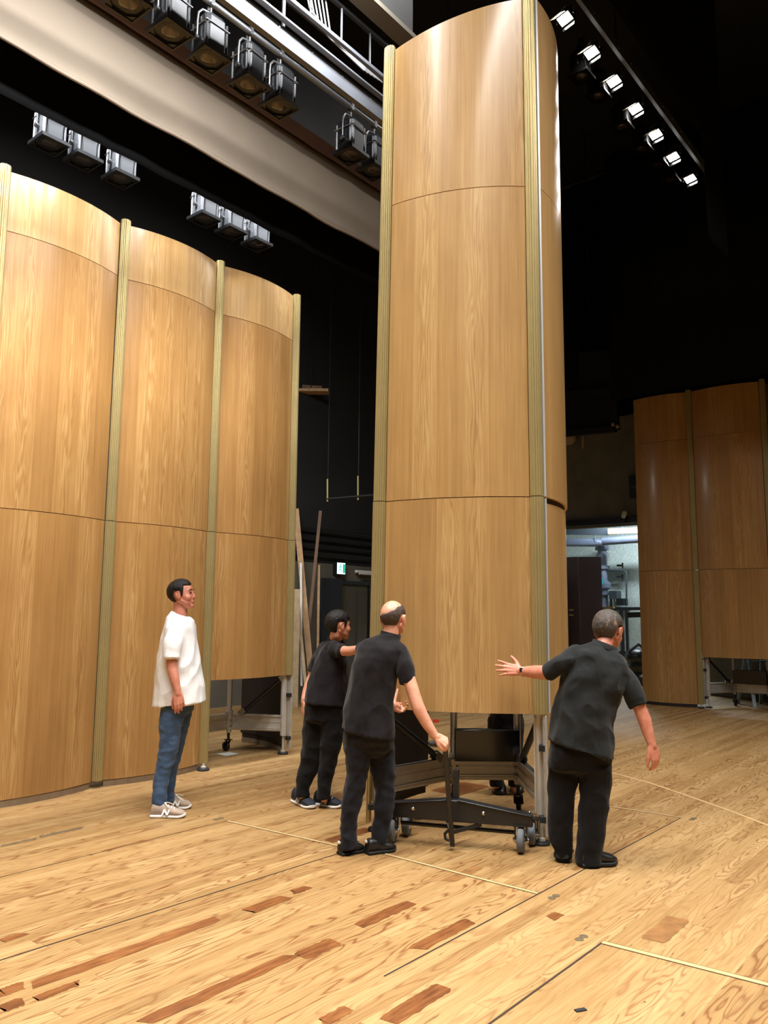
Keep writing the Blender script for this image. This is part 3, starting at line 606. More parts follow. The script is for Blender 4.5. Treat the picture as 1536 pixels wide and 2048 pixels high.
def hair(root, mt, c, f, s=1.0, up=(0, 0, 1), front=.45, low=-.055, grow=1.07, crown=None, name='hair', fringe=0.0, ear=True, seed=1, thick=.012):
    """cap of hair over the skull; front: hairline height over the brow, low: nape height, crown: bald patch (direction, cosine)"""
    f, r, u = frame3(f, up); c = Vector(c); bm = bmesh.new(); bmesh.ops.create_icosphere(bm, subdivisions=6, radius=1)
    cut = []
    for v in bm.verts:
        d = v.co.copy(); q = Vector((-.012 + d.x * .096 * grow, d.y * .076 * grow, .030 + d.z * .088 * grow))
        # pull the lower back in to the nape
        if q.z < -.01: q.x = q.x * (1 - .25 * min(1, (-.01 - q.z) / .08)) - .0
        nz = noise.noise(d * 5 + Vector((seed, 0, 0))) * .006 + noise.noise(Vector((d.x * 16, d.y * 16, d.z * 6)) + Vector((seed, 3, 0))) * .0035
        q *= 1 + nz * 8 * .35 / .9
        lim = low
        a = math.atan2(abs(d.y), d.x)                      # 0 front, pi back
        if a < 1.05: lim = front * .1 + .024 + fringe
        elif a < 1.30: lim = (front * .1 + .024) + (-.024 - (front * .1 + .024)) * min(1, (a - 1.05) / .14)
        elif a < 1.88: lim = .030 + .01 * abs(a - 1.58)
        elif a < 2.15: lim = .030 + (low - .030) * (a - 1.88) / .27
        bald = crown is not None and d.normalized().dot(Vector(crown[0]).normalized()) > crown[1] + noise.noise(d * 3) * .08
        cut.append(q.z < lim + noise.noise(d * 14) * .006 or bald)
        t = max(0.0, min(1.0, (q.z - lim) / .028, (crown[1] - d.normalized().dot(Vector(crown[0]).normalized())) / .10 if crown else 1.0)); t = t * t * (3 - 2 * t); g = (1.0 / grow * 1.012) * (1 - t) + t; q = Vector(((q.x + .012) * g - .012, q.y * g, (q.z - .03) * (1 - (1 - g) * .6) + .03))
        v.co = q
    bm.verts.ensure_lookup_table(); kill = [v for v, k in zip(bm.verts, cut) if k]; bmesh.ops.delete(bm, geom=kill, context='VERTS')
    bm.verts.ensure_lookup_table()
    for it in range(8):
        new = {}
        for v in bm.verts:
            nb = [e.other_vert(v).co for e in v.link_edges if e.is_boundary]
            if len(nb) == 2: new[v] = v.co * .4 + (nb[0] + nb[1]) * .3
        for v, c_ in new.items(): v.co = c_
    bm.normal_update(); bmesh.ops.smooth_vert(bm, verts=[v for v in bm.verts], factor=.4, use_axis_x=True, use_axis_y=True, use_axis_z=True)
    me = bpy.data.meshes.new(name)
    for v in bm.verts: q = v.co * s; v.co = c + f * q.x + r * q.y + u * q.z - root.location
    bm.to_mesh(me); bm.free(); me.materials.append(M[mt]); me.polygons.foreach_set('use_smooth', [True] * len(me.polygons))
    o = bpy.data.objects.new(name, me); COL.objects.link(o); o.parent = root
    so = o.modifiers.new('thick', 'SOLIDIFY'); so.thickness = thick * s; so.offset = -1; return o
def eyes(root, c, f, s=1.0, up=(0, 0, 1), brow='hair'):
    f, r, u = frame3(f, up); c = Vector(c); P = lambda a, l, h: c + (f * a + r * l + u * h) * s
    for q in (-1, 1):
        MB().ell(P(.080, q * .032, .010), f * .009 * s, r * .013 * s, u * .0045 * s, 14).build('eye', 'eye', root)
        MB().tube([P(.090, q * .014, .034), P(.089, q * .034, .039), P(.076, q * .052, .034)], [.003 * s, .0038 * s, .002 * s], 8, rnd=True).build('eyebrow', brow, root)
    MB().tube([P(.0885, -.015, -.062), P(.0935, 0, -.061), P(.0885, .015, -.062)], .0022 * s, 6, rnd=True).build('mouth', 'lip', root)
def shoe(root, heel, toe, mats, h=.075, wd=.092, name='shoe', sole_h=.022, lift=0.0, letter=None, lmat='logo_white', lace=None, stripe=None, roll=0.0):
    """heel and toe: points on the floor; mats = (upper, sole)"""
    heel, toe = Vector(heel), Vector(toe); heel.z = toe.z = 0; d = toe - heel; L = d.length; d.normalize(); r = Vector((d.y, -d.x, 0)); H = heel + Z * lift
    if lift: d = (d - Z * (lift * 3.2)).normalized()
    u = r.cross(d).normalized() * 1
    if u.z < 0: u = -u
    def sec(t, k=0, z=0.0):
        prof = [(0, .030, .0), (.03, .033, 0), (.12, .036, .0), (.3, .034, 0), (.5, .039, .002), (.68, .047, .005), (.82, .047, .008), (.93, .037, .009), (.99, .020, .009), (1.0, .012, .009)]
        for (a, w0, o0), (c, w1, o1) in zip(prof, prof[1:]):
            if a <= t <= c: q = (t - a) / (c - a); return (w0 + (w1 - w0) * q) * wd / .092, o0 + (o1 - o0) * q
        return .012, .009
    T = [0, .02, .06, .12, .2, .3, .4, .5, .6, .7, .8, .88, .94, .98, 1.0]
    sb = MB(); R = []
    for t in T:
        w_, o_ = sec(t); R.append((H + d * (L * t) + u * (sole_h / 2 + .012 * max(0, (t - .8) / .2) ** 2) + r * o_ * 0, r * (w_ + .004), u * sole_h / 2, 3.2))
    sb.loft(R, 20)
    top = [(0, .055), (.02, .075), (.06, .086), (.12, .088), (.2, .086), (.3, .082), (.4, .076), (.5, .066), (.6, .057), (.7, .049), (.8, .043), (.88, .038), (.94, .031), (.98, .022), (1, .014)]
    ub = MB(); R = []
    for t, hh in top:
        hh = hh * h / .075; w_, o_ = sec(t); R.append((H + d * (L * (.01 + t * .975)) + u * (sole_h * .6 + (hh) / 2), r * w_ * (1.0 if t > .1 else .95), u * (hh / 2), 2.3))
    ub.loft(R, 24)
    so = ub.build(name, mats[0], root, smooth=60); sl = sb.build('sole', mats[1], so, smooth=40)
    if lace:
        lb = MB()
        for i in range(4):
            t = .40 + i * .075; hh = (.083 - .052 * (t - .3) / .5) * h / .075; c = H + d * (L * t) + u * (sole_h * .6 + hh + .002); x = .024
            lb.tube([c - r * x - u * .008, c - r * x * .5 + u * .002, c + r * x * .5 + u * .002 + d * .012, c + r * x - u * .008 + d * .012], .0035, 6)
        k = H + d * (L * .37) + u * (sole_h * .6 + .085 * h / .075); lb.tube([k, k + r * .03 + d * .02 - u * .006, k + r * .045 + d * .05 - u * .022], .003, 6); lb.tube([k, k - r * .03 + d * .02 - u * .004, k - r * .045 + d * .05 - u * .02], .003, 6)
        lb.build('lace', lace, so)
    if letter:
        for sg in (-1, 1):
            c = H + d * (L * .46) + r * sg * (sec(.46)[0] + .001) + u * (sole_h + .022); e = d * .62 - d * 0; uu = (u * .9 - r * sg * .42).normalized(); q = Vector((0, 0, 0)); lb = MB(); x = d
            n = r * sg * .003
            for a, c2 in (((-.024, -.02), (-.012, .02)), ((-.012, .02), (.012, -.02)), ((.012, -.02), (.024, .02))):
                lb.bar(c + x * a[0] + uu * a[1] + n, c + x * c2[0] + uu * c2[1] + n, .011, .007, 0, up=r * sg)
            lb.build('letter_mark', lmat, so, smooth=None)
    if stripe:
        for sg in (-1, 1):
            for i in range(3):
                c = H + d * (L * (.40 + i * .06)) + r * sg * (sec(.45)[0] * .97) + u * (sole_h + .018); MB().bar(c - u * .016 + d * .010, c + u * .022 - d * .012 - r * sg * .010, .006, .006, 0, up=r * sg).build('stripe', stripe, so, smooth=None)
        c = H - d * .001 + u * .075; tb = MB()
        for k in (-1, 0, 1): tb.ell(c + r * k * .009 + u * (.004 - abs(k) * .003) - d * .002, d * .003, (r * .005 + u * k * .002), (u * .010 + r * k * .004), 10)
        tb.build('heel_tab', 'logo_white', so)
    return so
def collar(root, mt, c, ax, ay, h=.035, tilt=(0, 0, 0), name='collar'):
    c, ax, ay = Vector(c) - Z * .010, Vector(ax), Vector(ay); b = MB(); n = 32; t = Vector(tilt); V = []
    prof = [(1.0, 0), (1.0, h), (.93, h + .004), (.86, h), (.86, 0)]
    for k in range(n):
        a = 2 * pi * k / n
        for q, z in prof: V.append(c + (ax * cos(a) + ay * sin(a)) * q + (Z + t) * z)
    m = len(prof); b.add(V, [(k * m + i, ((k + 1) % n) * m + i, ((k + 1) % n) * m + i + 1, k * m + i + 1) for k in range(n) for i in range(m - 1)])
    return b.build(name, mt, root, smooth=60)

# ---- man in the white T-shirt, standing in profile
def man_white():
    Y = 6.24; root = thing('person', 'man in an oversized white T-shirt, blue jeans and beige sneakers, watching in profile', 'person', fl(342, 1628))
    hc = at(364.5, 1190, Y); hf = (1, -.10, .10); b = MB(); sc = .97
    head(b, hc, hf, sc, neck=at(360, 1236, Y))
    T = [(330, 1414, 390, 1414, Y, .12), (328, 1380, 388, 1380, Y, .14), (330, 1330, 382, 1330, Y, .145), (332, 1285, 380, 1285, Y, .165), (338, 1250, 376, 1250, Y, .15), (348, 1236, 374, 1236, Y, .07)]
    rings(b, T, k=.86)
    limb(b, [(352, 1262, 6.10, 11.5), (347, 1292, 6.04, 11.5), (344, 1330, 6.01, 11), (349, 1356, 5.99, 9.5), (355, 1381, 5.98, 7.0)])
    limb(b, [(362, 1262, 6.38, 11.5), (366, 1300, 6.44, 11), (368, 1335, 6.45, 9.5), (370, 1360, 6.43, 8), (371, 1374, 6.42, 7)])
    hand(b, at(355.5, 1384, 5.98), (.18, -.05, -.98), (.25, -.95, 0), 1, curl=[(14, 24, 18), (18, 30, 22), (22, 34, 24), (26, 36, 26)], thumb=28, spread=3, s=.98)
    hand(b, at(371, 1376, 6.42), (.2, .05, -.97), (.2, .95, 0), -1, curl=(20, 30, 20), thumb=25)
    limb(b, [(350, 1408, 6.18, 18), (343, 1440, 6.16, 19), (337, 1500, 6.15, 15), (325, 1550, 6.14, 12), (319, 1608, 6.13, 9)]); limb(b, [(362, 1408, 6.32, 17), (358, 1450, 6.33, 17), (352, 1500, 6.33, 12), (342, 1550, 6.33, 10), (338, 1600, 6.33, 8)])
    fuse(b, 'body', 'skin_ruddy', root, .0042, 3)
    b = MB(); rings(b, [(306, 1412, 411, 1403, Y, .205), (308.5, 1393, 409, 1388, Y, .205), (312.5, 1352, 403, 1350, Y, .2), (318, 1312, 397, 1310, Y, .2), (325, 1276, 391.5, 1275, Y, .205), (331, 1254, 389, 1254, Y, .2), (336, 1236, 387, 1242, Y, .15), (343, 1223, 381, 1236, Y, .085)], pw=2.2)
    limb(b, [(351, 1256, 6.12, 15), (346, 1284, 6.03, 17), (343, 1305, 6.01, 17), (342.5, 1318, 6.0, 16.5), ], flat=True); limb(b, [(366, 1256, 6.36, 15), (371, 1285, 6.44, 17), (376, 1315, 6.45, 16), ], flat=True)
    fuse(b, 't_shirt', 'white_tee', root, .0065, 5, .013, (8, 8, 3.2), 1)
    collar(root, 'white_tee', at(361.5, 1230, Y), (.076, 0, -.026), (0, .078, 0), .012, name='neckband')
    b = MB(); hips(b, [(326, 1428, 386, 1420, Y + .0, .115), (323, 1405, 388, 1400, Y, .13), (326, 1385, 388, 1380, Y, .14)])
    limb(b, [(348, 1415, 6.17, 25), (341, 1450, 6.15, 22), (336.5, 1500, 6.14, 18.5), (324, 1550, 6.13, 14.5), (319, 1592, 6.12, 14.5), (318, 1612, 6.12, 15)], n=24, flat=True); limb(b, [(364, 1415, 6.31, 22), (358, 1455, 6.32, 18), (351, 1500, 6.32, 14), (341, 1550, 6.32, 11), (337, 1588, 6.32, 11.5), (336.5, 1604, 6.32, 12)], n=24, flat=True)
    fuse(b, 'jeans', 'denim', root, .006, 9, .007, (7, 7, 15), 2)
    hair(root, 'hair', hc, hf, sc, front=.52, low=-.075, grow=1.10, seed=2, thick=.006); eyes(root, hc, hf, sc)
    f = fl(302, 1634); g = fl(372, 1634); g.y = f.y + .0; shoe(root, f, g, ('suede', 'sole_white'), h=.078, letter=1, lace='sole_white', name='sneaker'); f = fl(330, 1616.5); g = fl(383, 1616.5); shoe(root, f, g, ('suede', 'sole_white'), h=.078, letter=1, lace='sole_white', name='sneaker')
man_white()
# ---- person in the black tee reaching for the tower's edge
def crew_tee():
    Y = 6.42; root = thing('person', 'person in black tee and navy sneakers leaning one arm towards the tall tower', 'person', fl(640, 1612))
    hc = at(678, 1251.5, Y - .05); hf = (.86, .42, -.04); sc = .95; b = MB(); head(b, hc, hf, sc, neck=at(670, 1284, Y))
    rings(b, [(618, 1425, 686, 1425, Y, .13), (619, 1390, 688, 1390, Y, .13), (630, 1345, 692, 1345, Y, .12), (640, 1310, 690, 1310, Y, .13), (650, 1292, 688, 1292, Y, .12), (660, 1284, 682, 1284, Y, .06)], k=.84)
    limb(b, [(668, 1296, 6.3, 10.5), (688, 1302, 6.18, 10), (705, 1301, 6.06, 9), (728, 1296, 5.94, 7.2), (737, 1293.5, 5.90, 6.6)])
    hand(b, at(738, 1293, 5.895), (.75, -.62, .12), (-.55, -.6, .5), 1, curl=(10, 15, 12), thumb=30, s=.92)
    limb(b, [(648, 1300, 6.56, 10), (630, 1340, 6.64, 9.5), (615, 1375, 6.62, 8), (608.5, 1398, 6.58, 6.5)]); hand(b, at(608, 1401, 6.58), (-.06, 0, -1), (-.9, -.3, 0), -1, curl=(18, 25, 18), s=.93)
    limb(b, [(634, 1430, 6.46, 17), (624, 1500, 6.46, 14), (613, 1550, 6.46, 11), (606, 1592, 6.46, 8)]); limb(b, [(662, 1430, 6.4, 17), (660, 1500, 6.4, 14), (651, 1550, 6.4, 11), (648, 1596, 6.4, 8)])
    fuse(b, 'body', 'skin', root, .0045, 3)
    b = MB(); rings(b, [(610.5, 1404, 693, 1410, Y, .165), (613, 1380, 695, 1382, Y, .16), (620, 1350, 697, 1350, Y, .155), (628.5, 1325, 697, 1325, Y, .16), (637, 1302, 694, 1304, Y, .165), (646, 1287, 690, 1290, Y, .14), (657, 1277, 684, 1281, Y, .07)])
    limb(b, [(662, 1296, 6.32, 14), (676, 1300, 6.25, 14), (688, 1303.5, 6.19, 12.5), ], flat=True); limb(b, [(650, 1298, 6.54, 14), (636, 1325, 6.62, 14), (628, 1345, 6.63, 13), ], flat=True)
    fuse(b, 't_shirt', 'black_tee', root, .0065, 5, .015, (8, 8, 4), 3); collar(root, 'black_tee', at(670.5, 1277.5, Y), (.062, 0, -.012), (0, .068, 0), .012, name='neckband')
    b = MB(); hips(b, [(609, 1440, 690, 1440, Y, .12), (609.5, 1415, 692, 1415, Y, .135), (614, 1392, 690, 1392, Y, .145)])
    limb(b, [(634, 1435, 6.46, 25), (627, 1480, 6.46, 23), (622, 1515, 6.46, 20), (612.5, 1550, 6.46, 17), (606, 1578, 6.46, 13.5), (605.5, 1593, 6.46, 13.5)], n=24, flat=True); limb(b, [(664, 1435, 6.4, 26), (662, 1480, 6.4, 22), (657, 1520, 6.4, 17), (651, 1552, 6.4, 14.5), (647.5, 1584, 6.4, 13), (647.5, 1598, 6.4, 13)], n=24, flat=True)
    fuse(b, 'trousers', 'black_trouser', root, .006, 9, .012, (8, 8, 7), 4)
    hair(root, 'hair', hc, hf, sc, front=.28, low=-.078, grow=1.12, ear=True, seed=5, thick=.006); eyes(root, hc, hf, sc)
    shoe(root, fl(588, 1603), fl(626, 1619), ('navy_shoe', 'sole_white'), h=.088, letter=1, lmat='logo_grey', lace='lace', name='sneaker'); shoe(root, fl(630, 1609), fl(684, 1617), ('navy_shoe', 'sole_white'), h=.088, letter=1, lmat='logo_grey', lace='lace', name='sneaker')
crew_tee()
# ---- balding man in the black polo working the lever of the trolley
def crew_lever():
    Y = 5.22; root = thing('person', 'balding man in black polo and dark trousers, back turned, gripping the trolley lever', 'person', fl(735, 1702))
    hc = at(786.5, 1238, Y + .02); hf = (.42, .86, -.10); sc = .99; b = MB(); head(b, hc, hf, sc, neck=at(779, 1278, Y), jaw=1.02)
    rings(b, [(704, 1484, 772, 1484, Y, .09), (698, 1440, 778, 1440, Y, .12), (704, 1380, 780, 1380, Y, .11), (712, 1330, 790, 1330, Y, .115), (722, 1300, 802, 1300, Y, .115), (740, 1285, 800, 1285, Y, .08), (760, 1274, 794, 1276, Y, .06)], k=.84)
    limb(b, [(800, 1310, 5.19, 10), (815, 1350, 5.13, 13), (831, 1398, 5.09, 12.5), (838, 1418, 5.08, 12.8), (853, 1446, 5.08, 11), (869, 1470, 5.08, 8)])
    hand(b, at(870.5, 1472, 5.08), (.86, .05, -.50), (.25, -.75, .62), 1, curl=[(52, 62, 40), (56, 66, 42), (60, 66, 42), (62, 66, 42)], thumb=35, tcurl=(35, 30), spread=1, s=.92)
    limb(b, [(726, 1308, 5.3, 10), (738, 1350, 5.42, 13), (758, 1392, 5.46, 11.5), (774, 1405, 5.52, 9.5), (783, 1411, 5.555, 7.5)])
    hand(b, at(784, 1411, 5.56), (.62, .70, -.25), (-.70, .55, -.35), 1, curl=[(40, 55, 30), (44, 56, 30), (48, 58, 30), (50, 58, 30)], thumb=75, tcurl=(0, -5), spread=2, s=.95)
    limb(b, [(720, 1488, 5.2, 17), (714, 1545, 5.2, 17), (702, 1600, 5.2, 14), (699, 1690, 5.2, 10)]); limb(b, [(760, 1488, 5.28, 17), (769, 1550, 5.28, 17), (768, 1610, 5.27, 15), (759, 1692, 5.27, 10)])
    fuse(b, 'body', 'skin', root, .0042, 3)
    b = MB(); rings(b, [(684, 1457, 790, 1477, Y, .165), (687, 1430, 789, 1440, Y, .16), (692, 1400, 787.5, 1404, Y, .15), (697.5, 1370, 790, 1374, Y, .145), (703.5, 1338, 797, 1344, Y, .145), (709.5, 1312, 806, 1322, Y, .145), (716, 1294, 813, 1302, Y, .13), (727, 1282, 810, 1291, Y, .105), (748, 1272, 800, 1281, Y, .08), (760, 1266, 795, 1272, Y, .065)])
    limb(b, [(798, 1302, 5.19, 17), (809, 1330, 5.15, 18.5), (815, 1355, 5.13, 18), (816, 1369, 5.125, 17), ], flat=True); limb(b, [(726, 1302, 5.3, 17), (736, 1335, 5.40, 17), (744, 1358, 5.43, 16), ], flat=True)
    fuse(b, 'polo_shirt', 'black_polo', root, .0065, 5, .015, (7, 7, 4.5), 5); collar(root, 'black_polo', at(779.5, 1273, Y), (.066, 0, -.016), (0, .066, .0), .030, tilt=(.25, .2, 0))
    b = MB(); hips(b, [(689, 1500, 789, 1500, Y, .095), (687, 1475, 788, 1478, Y, .135), (692, 1450, 785, 1455, Y, .14)])
    limb(b, [(715, 1490, 5.2, 26), (715, 1535, 5.2, 22), (713, 1560, 5.2, 20), (703, 1605, 5.2, 18.5), (699.5, 1645, 5.2, 16.5), (697, 1682, 5.2, 16), (697, 1697, 5.2, 16.5)], n=24, flat=True); limb(b, [(762, 1490, 5.28, 27), (766, 1540, 5.28, 24), (769, 1565, 5.28, 21), (768, 1610, 5.27, 19), (764, 1650, 5.27, 17), (757, 1686, 5.27, 16), (756, 1700, 5.27, 16.5)], n=24, flat=True)
    fuse(b, 'trousers', 'navy_trouser', root, .006, 9, .012, (9, 9, 10), 6)
    hair(root, 'hair_stubble', hc, hf, sc, front=.35, low=-.07, grow=1.035, crown=((-.42, -.28, .86), .38), seed=8, thick=.004); eyes(root, hc, hf, sc, brow='hair_stubble')
    shoe(root, fl(679, 1711), fl(726, 1701), ('black_leather', 'black_sole'), h=.07, stripe='black_sole', lace='black_sole', name='sneaker'); shoe(root, fl(733, 1709), fl(790, 1700), ('black_leather', 'black_sole'), h=.07, stripe='black_sole', lace='black_sole', name='sneaker')
crew_lever()
# ---- older man steadying the panel with his palm
def crew_palm():
    Y = 5.03; root = thing('person', 'older grey-haired man in washed black polo, one palm flat on the tall tower', 'person', fl(1165, 1732))
    hc = at(1217, 1263, Y + .06); hf = (.62, .72, -.30); sc = 1.02; b = MB(); head(b, hc, hf, sc, neck=at(1203, 1304, Y), jaw=1.05)
    rings(b, [(1108, 1510, 1214, 1525, Y, .12), (1108, 1460, 1215, 1470, Y, .12), (1122, 1400, 1222, 1415, Y, .12), (1134, 1350, 1242, 1370, Y, .12), (1150, 1315, 1250, 1340, Y, .115), (1172, 1300, 1240, 1318, Y, .08), (1190, 1292, 1226, 1305, Y, .065)], k=.84)
    limb(b, [(1150, 1318, 5.0, 13), (1120, 1332, 4.99, 15.5), (1098, 1344, 5.03, 14.5), (1070, 1344, 5.12, 13), (1046, 1342.5, 5.215, 9.2)])
    hand(b, at(1043, 1342, 5.23), (-.93, .36, .10), (.30, -.92, .22), 1, curl=[(-4, 6, 6), (2, 6, 6), (4, 8, 6), (4, 8, 6)], thumb=58, tcurl=(12, 8), spread=9, s=1.0)
    limb(b, [(1249, 1352, 5.03, 11), (1266, 1385, 4.99, 12.5), (1279, 1415, 4.98, 12.8), (1289, 1440, 4.97, 13), (1296, 1465, 4.96, 11), (1302, 1485, 4.95, 8.5)])
    hand(b, at(1303, 1488, 4.95), (.30, .02, -.95), (.55, -.80, .2), 1, curl=[(20, 30, 22), (26, 36, 24), (30, 38, 24), (34, 38, 24)], thumb=30, tcurl=(10, 10), spread=3, s=1.02)
    limb(b, [(1130, 1515, 5.08, 22), (1123, 1583, 5.08, 20), (1121, 1640, 5.09, 17), (1125, 1698, 5.10, 9)]); limb(b, [(1188, 1518, 5.02, 22), (1189, 1590, 5.02, 22), (1184, 1640, 5.02, 18), (1180, 1722, 5.02, 12)])
    fuse(b, 'body', 'skin_ruddy', root, .0042, 3)
    b = MB(); rings(b, [(1098, 1479, 1226, 1517, Y, .17), (1101, 1456, 1224, 1478, Y, .165), (1106, 1428, 1225, 1444, Y, .16), (1112, 1400, 1233, 1414, Y, .155), (1118, 1372, 1240, 1392, Y, .15), (1125, 1345, 1250, 1370, Y, .15), (1134, 1318, 1259, 1348, Y, .14), (1146, 1299, 1256, 1330, Y, .125), (1165, 1289, 1244, 1314, Y, .10), (1187, 1284, 1229, 1302, Y, .07)])
    limb(b, [(1154, 1312, 5.02, 21), (1126, 1327, 4.99, 21), (1104, 1340, 5.0, 20), (1096, 1344.5, 5.02, 19.5), ], flat=True); limb(b, [(1248, 1346, 5.03, 19), (1264, 1380, 4.99, 18.5), (1274, 1402, 4.985, 18), (1278, 1411, 4.98, 18.5), ], flat=True)
    fuse(b, 'polo_shirt', 'grey_polo', root, .0065, 5, .018, (6.5, 6.5, 5.5), 7); collar(root, 'grey_polo', at(1207.5, 1295, Y), (.074, 0, -.030), (0, .072, 0), .030, tilt=(.35, .1, 0))
    b = MB(); hips(b, [(1098, 1535, 1222, 1540, Y, .10), (1099, 1500, 1224, 1515, Y, .138), (1104, 1470, 1218, 1490, Y, .14)])
    limb(b, [(1128, 1530, 5.08, 31), (1124, 1583, 5.08, 26), (1120.5, 1637, 5.09, 23.5), (1123, 1675, 5.09, 22), (1126, 1698, 5.10, 18.5), (1126, 1714, 5.11, 18)], n=24, flat=True); limb(b, [(1190, 1530, 5.02, 33), (1190, 1583, 5.02, 28.5), (1185, 1637, 5.02, 26.5), (1180, 1685, 5.02, 25), (1178, 1712, 5.02, 24.5), (1178, 1727, 5.02, 25)], n=24, flat=True)
    fuse(b, 'trousers', 'black_trouser', root, .006, 9, .012, (7, 7, 6), 8)
    hair(root, 'hair_grey', hc, hf, sc, front=.42, low=-.072, grow=1.055, seed=11); eyes(root, hc, hf, sc, brow='hair_grey')
    shoe(root, fl(1160, 1734), fl(1232, 1728), ('black_leather', 'black_sole'), h=.085, wd=.104, name='shoe', sole_h=.03); shoe(root, fl(1125, 1728), fl(1131, 1708) + Vector((.015, .06, 0)), ('black_leather', 'black_sole'), h=.08, wd=.10, name='shoe', sole_h=.026, lift=.03)
    # wrist watch
    wc = at(1046, 1342.5, 5.215); d = Vector((-.93, .36, .03)).normalized(); b = MB(); b.lathe(wc - d * .009, [(.0335, 0), (.0345, .003), (.0345, .015), (.0335, .018)], 24, 0, axis=d); x, y = basis(d); n = Vector((.30, -.92, .22)); n = (n - d * n.dot(d)).normalized()
    b.lathe(wc + n * .030, [(.017, 0), (.018, .004), (.017, .009), (.014, .010)], 24, 0, axis=n); wt = b.build('wrist_watch', 'watch', root); MB().lathe(wc + n * .0401, [(.013, 0), (.013, .0008)], 20, 0, axis=n).build('watch_face', 'watch_face', wt)
crew_palm()
# ---- crew member standing inside the tower, seen only as legs and shoes
def crew_inside():
    Y = 6.93; root = thing('person', 'person standing inside the tall tower, only black trousers and shoes showing under it', 'person', fl(1014, 1588))
    hc = at(1010, 1208, Y); hf = (-.1, -1, -.1); b = MB(); head(b, hc, hf, .97, neck=at(1010, 1250, Y)); T = [(985, 1440, 1037, 1440, Y, .12), (985, 1390, 1037, 1390, Y, .11), (976, 1320, 1044, 1320, Y, .12), (968, 1275, 1052, 1275, Y, .11), (996, 1256, 1024, 1256, Y, .06)]
    rings(b, T, k=.86)
    for sx, sd in ((-1, 1), (1, -1)):
        limb(b, [(1010 + sx * 38, 1278, Y, 12), (1010 + sx * 45, 1330, Y, 10), (1010 + sx * 40, 1355, Y - .12, 8), (1010 + sx * 26, 1350, Y - .28, 6.5)]); hand(b, at(1010 + sx * 25, 1350, Y - .29), (-sx * .5, -.8, .1), (sx * .5, 0, .8), sd, curl=(20, 30, 20))
        limb(b, [(1012 + sx * 16, 1430, Y, 19), (1010 + sx * 18, 1510, Y, 13), (1012 + sx * 18, 1580, Y + .03, 8)])
    fuse(b, 'body', 'skin', root, .005, 3)
    b = MB(); rings(b, [(980, 1415, 1041, 1415, Y, .15), (978, 1370, 1043, 1370, Y, .15), (970, 1310, 1050, 1310, Y, .145), (964, 1277, 1056, 1277, Y, .13), (992, 1258, 1028, 1258, Y, .08)])
    for sx in (-1, 1): limb(b, [(1010 + sx * 38, 1280, Y, 15), (1010 + sx * 46, 1318, Y, 14.5)])
    fuse(b, 'polo_shirt', 'black_polo', root, .008, 4, .008, (7, 7, 4), 9)
    b = MB(); hips(b, [(979, 1455, 1046, 1455, Y, .13), (979, 1430, 1045, 1430, Y, .145), (982, 1408, 1041, 1408, Y, .14)])
    for sx in (-1, 1): limb(b, [(1012 + sx * 16, 1440, Y, 20), (1010 + sx * 18, 1510, Y, 16), (1011 + sx * 18, 1560, Y, 13), (1011 + sx * 18, 1573, Y, 13)], n=22, flat=True)
    fuse(b, 'trousers', 'black_trouser', root, .007, 3, .007, (8, 8, 8), 10)
    hair(root, 'hair', hc, hf, .97, front=.35, low=-.07, grow=1.09, seed=14); eyes(root, hc, hf, .97)
    shoe(root, fl(997, 1573), fl(1000, 1591.5), ('black_leather', 'black_sole'), h=.085, wd=.112, name='shoe', sole_h=.026); shoe(root, fl(1030, 1572), fl(1036, 1588), ('black_leather', 'black_sole'), h=.085, wd=.108, name='shoe', sole_h=.026)
crew_inside()
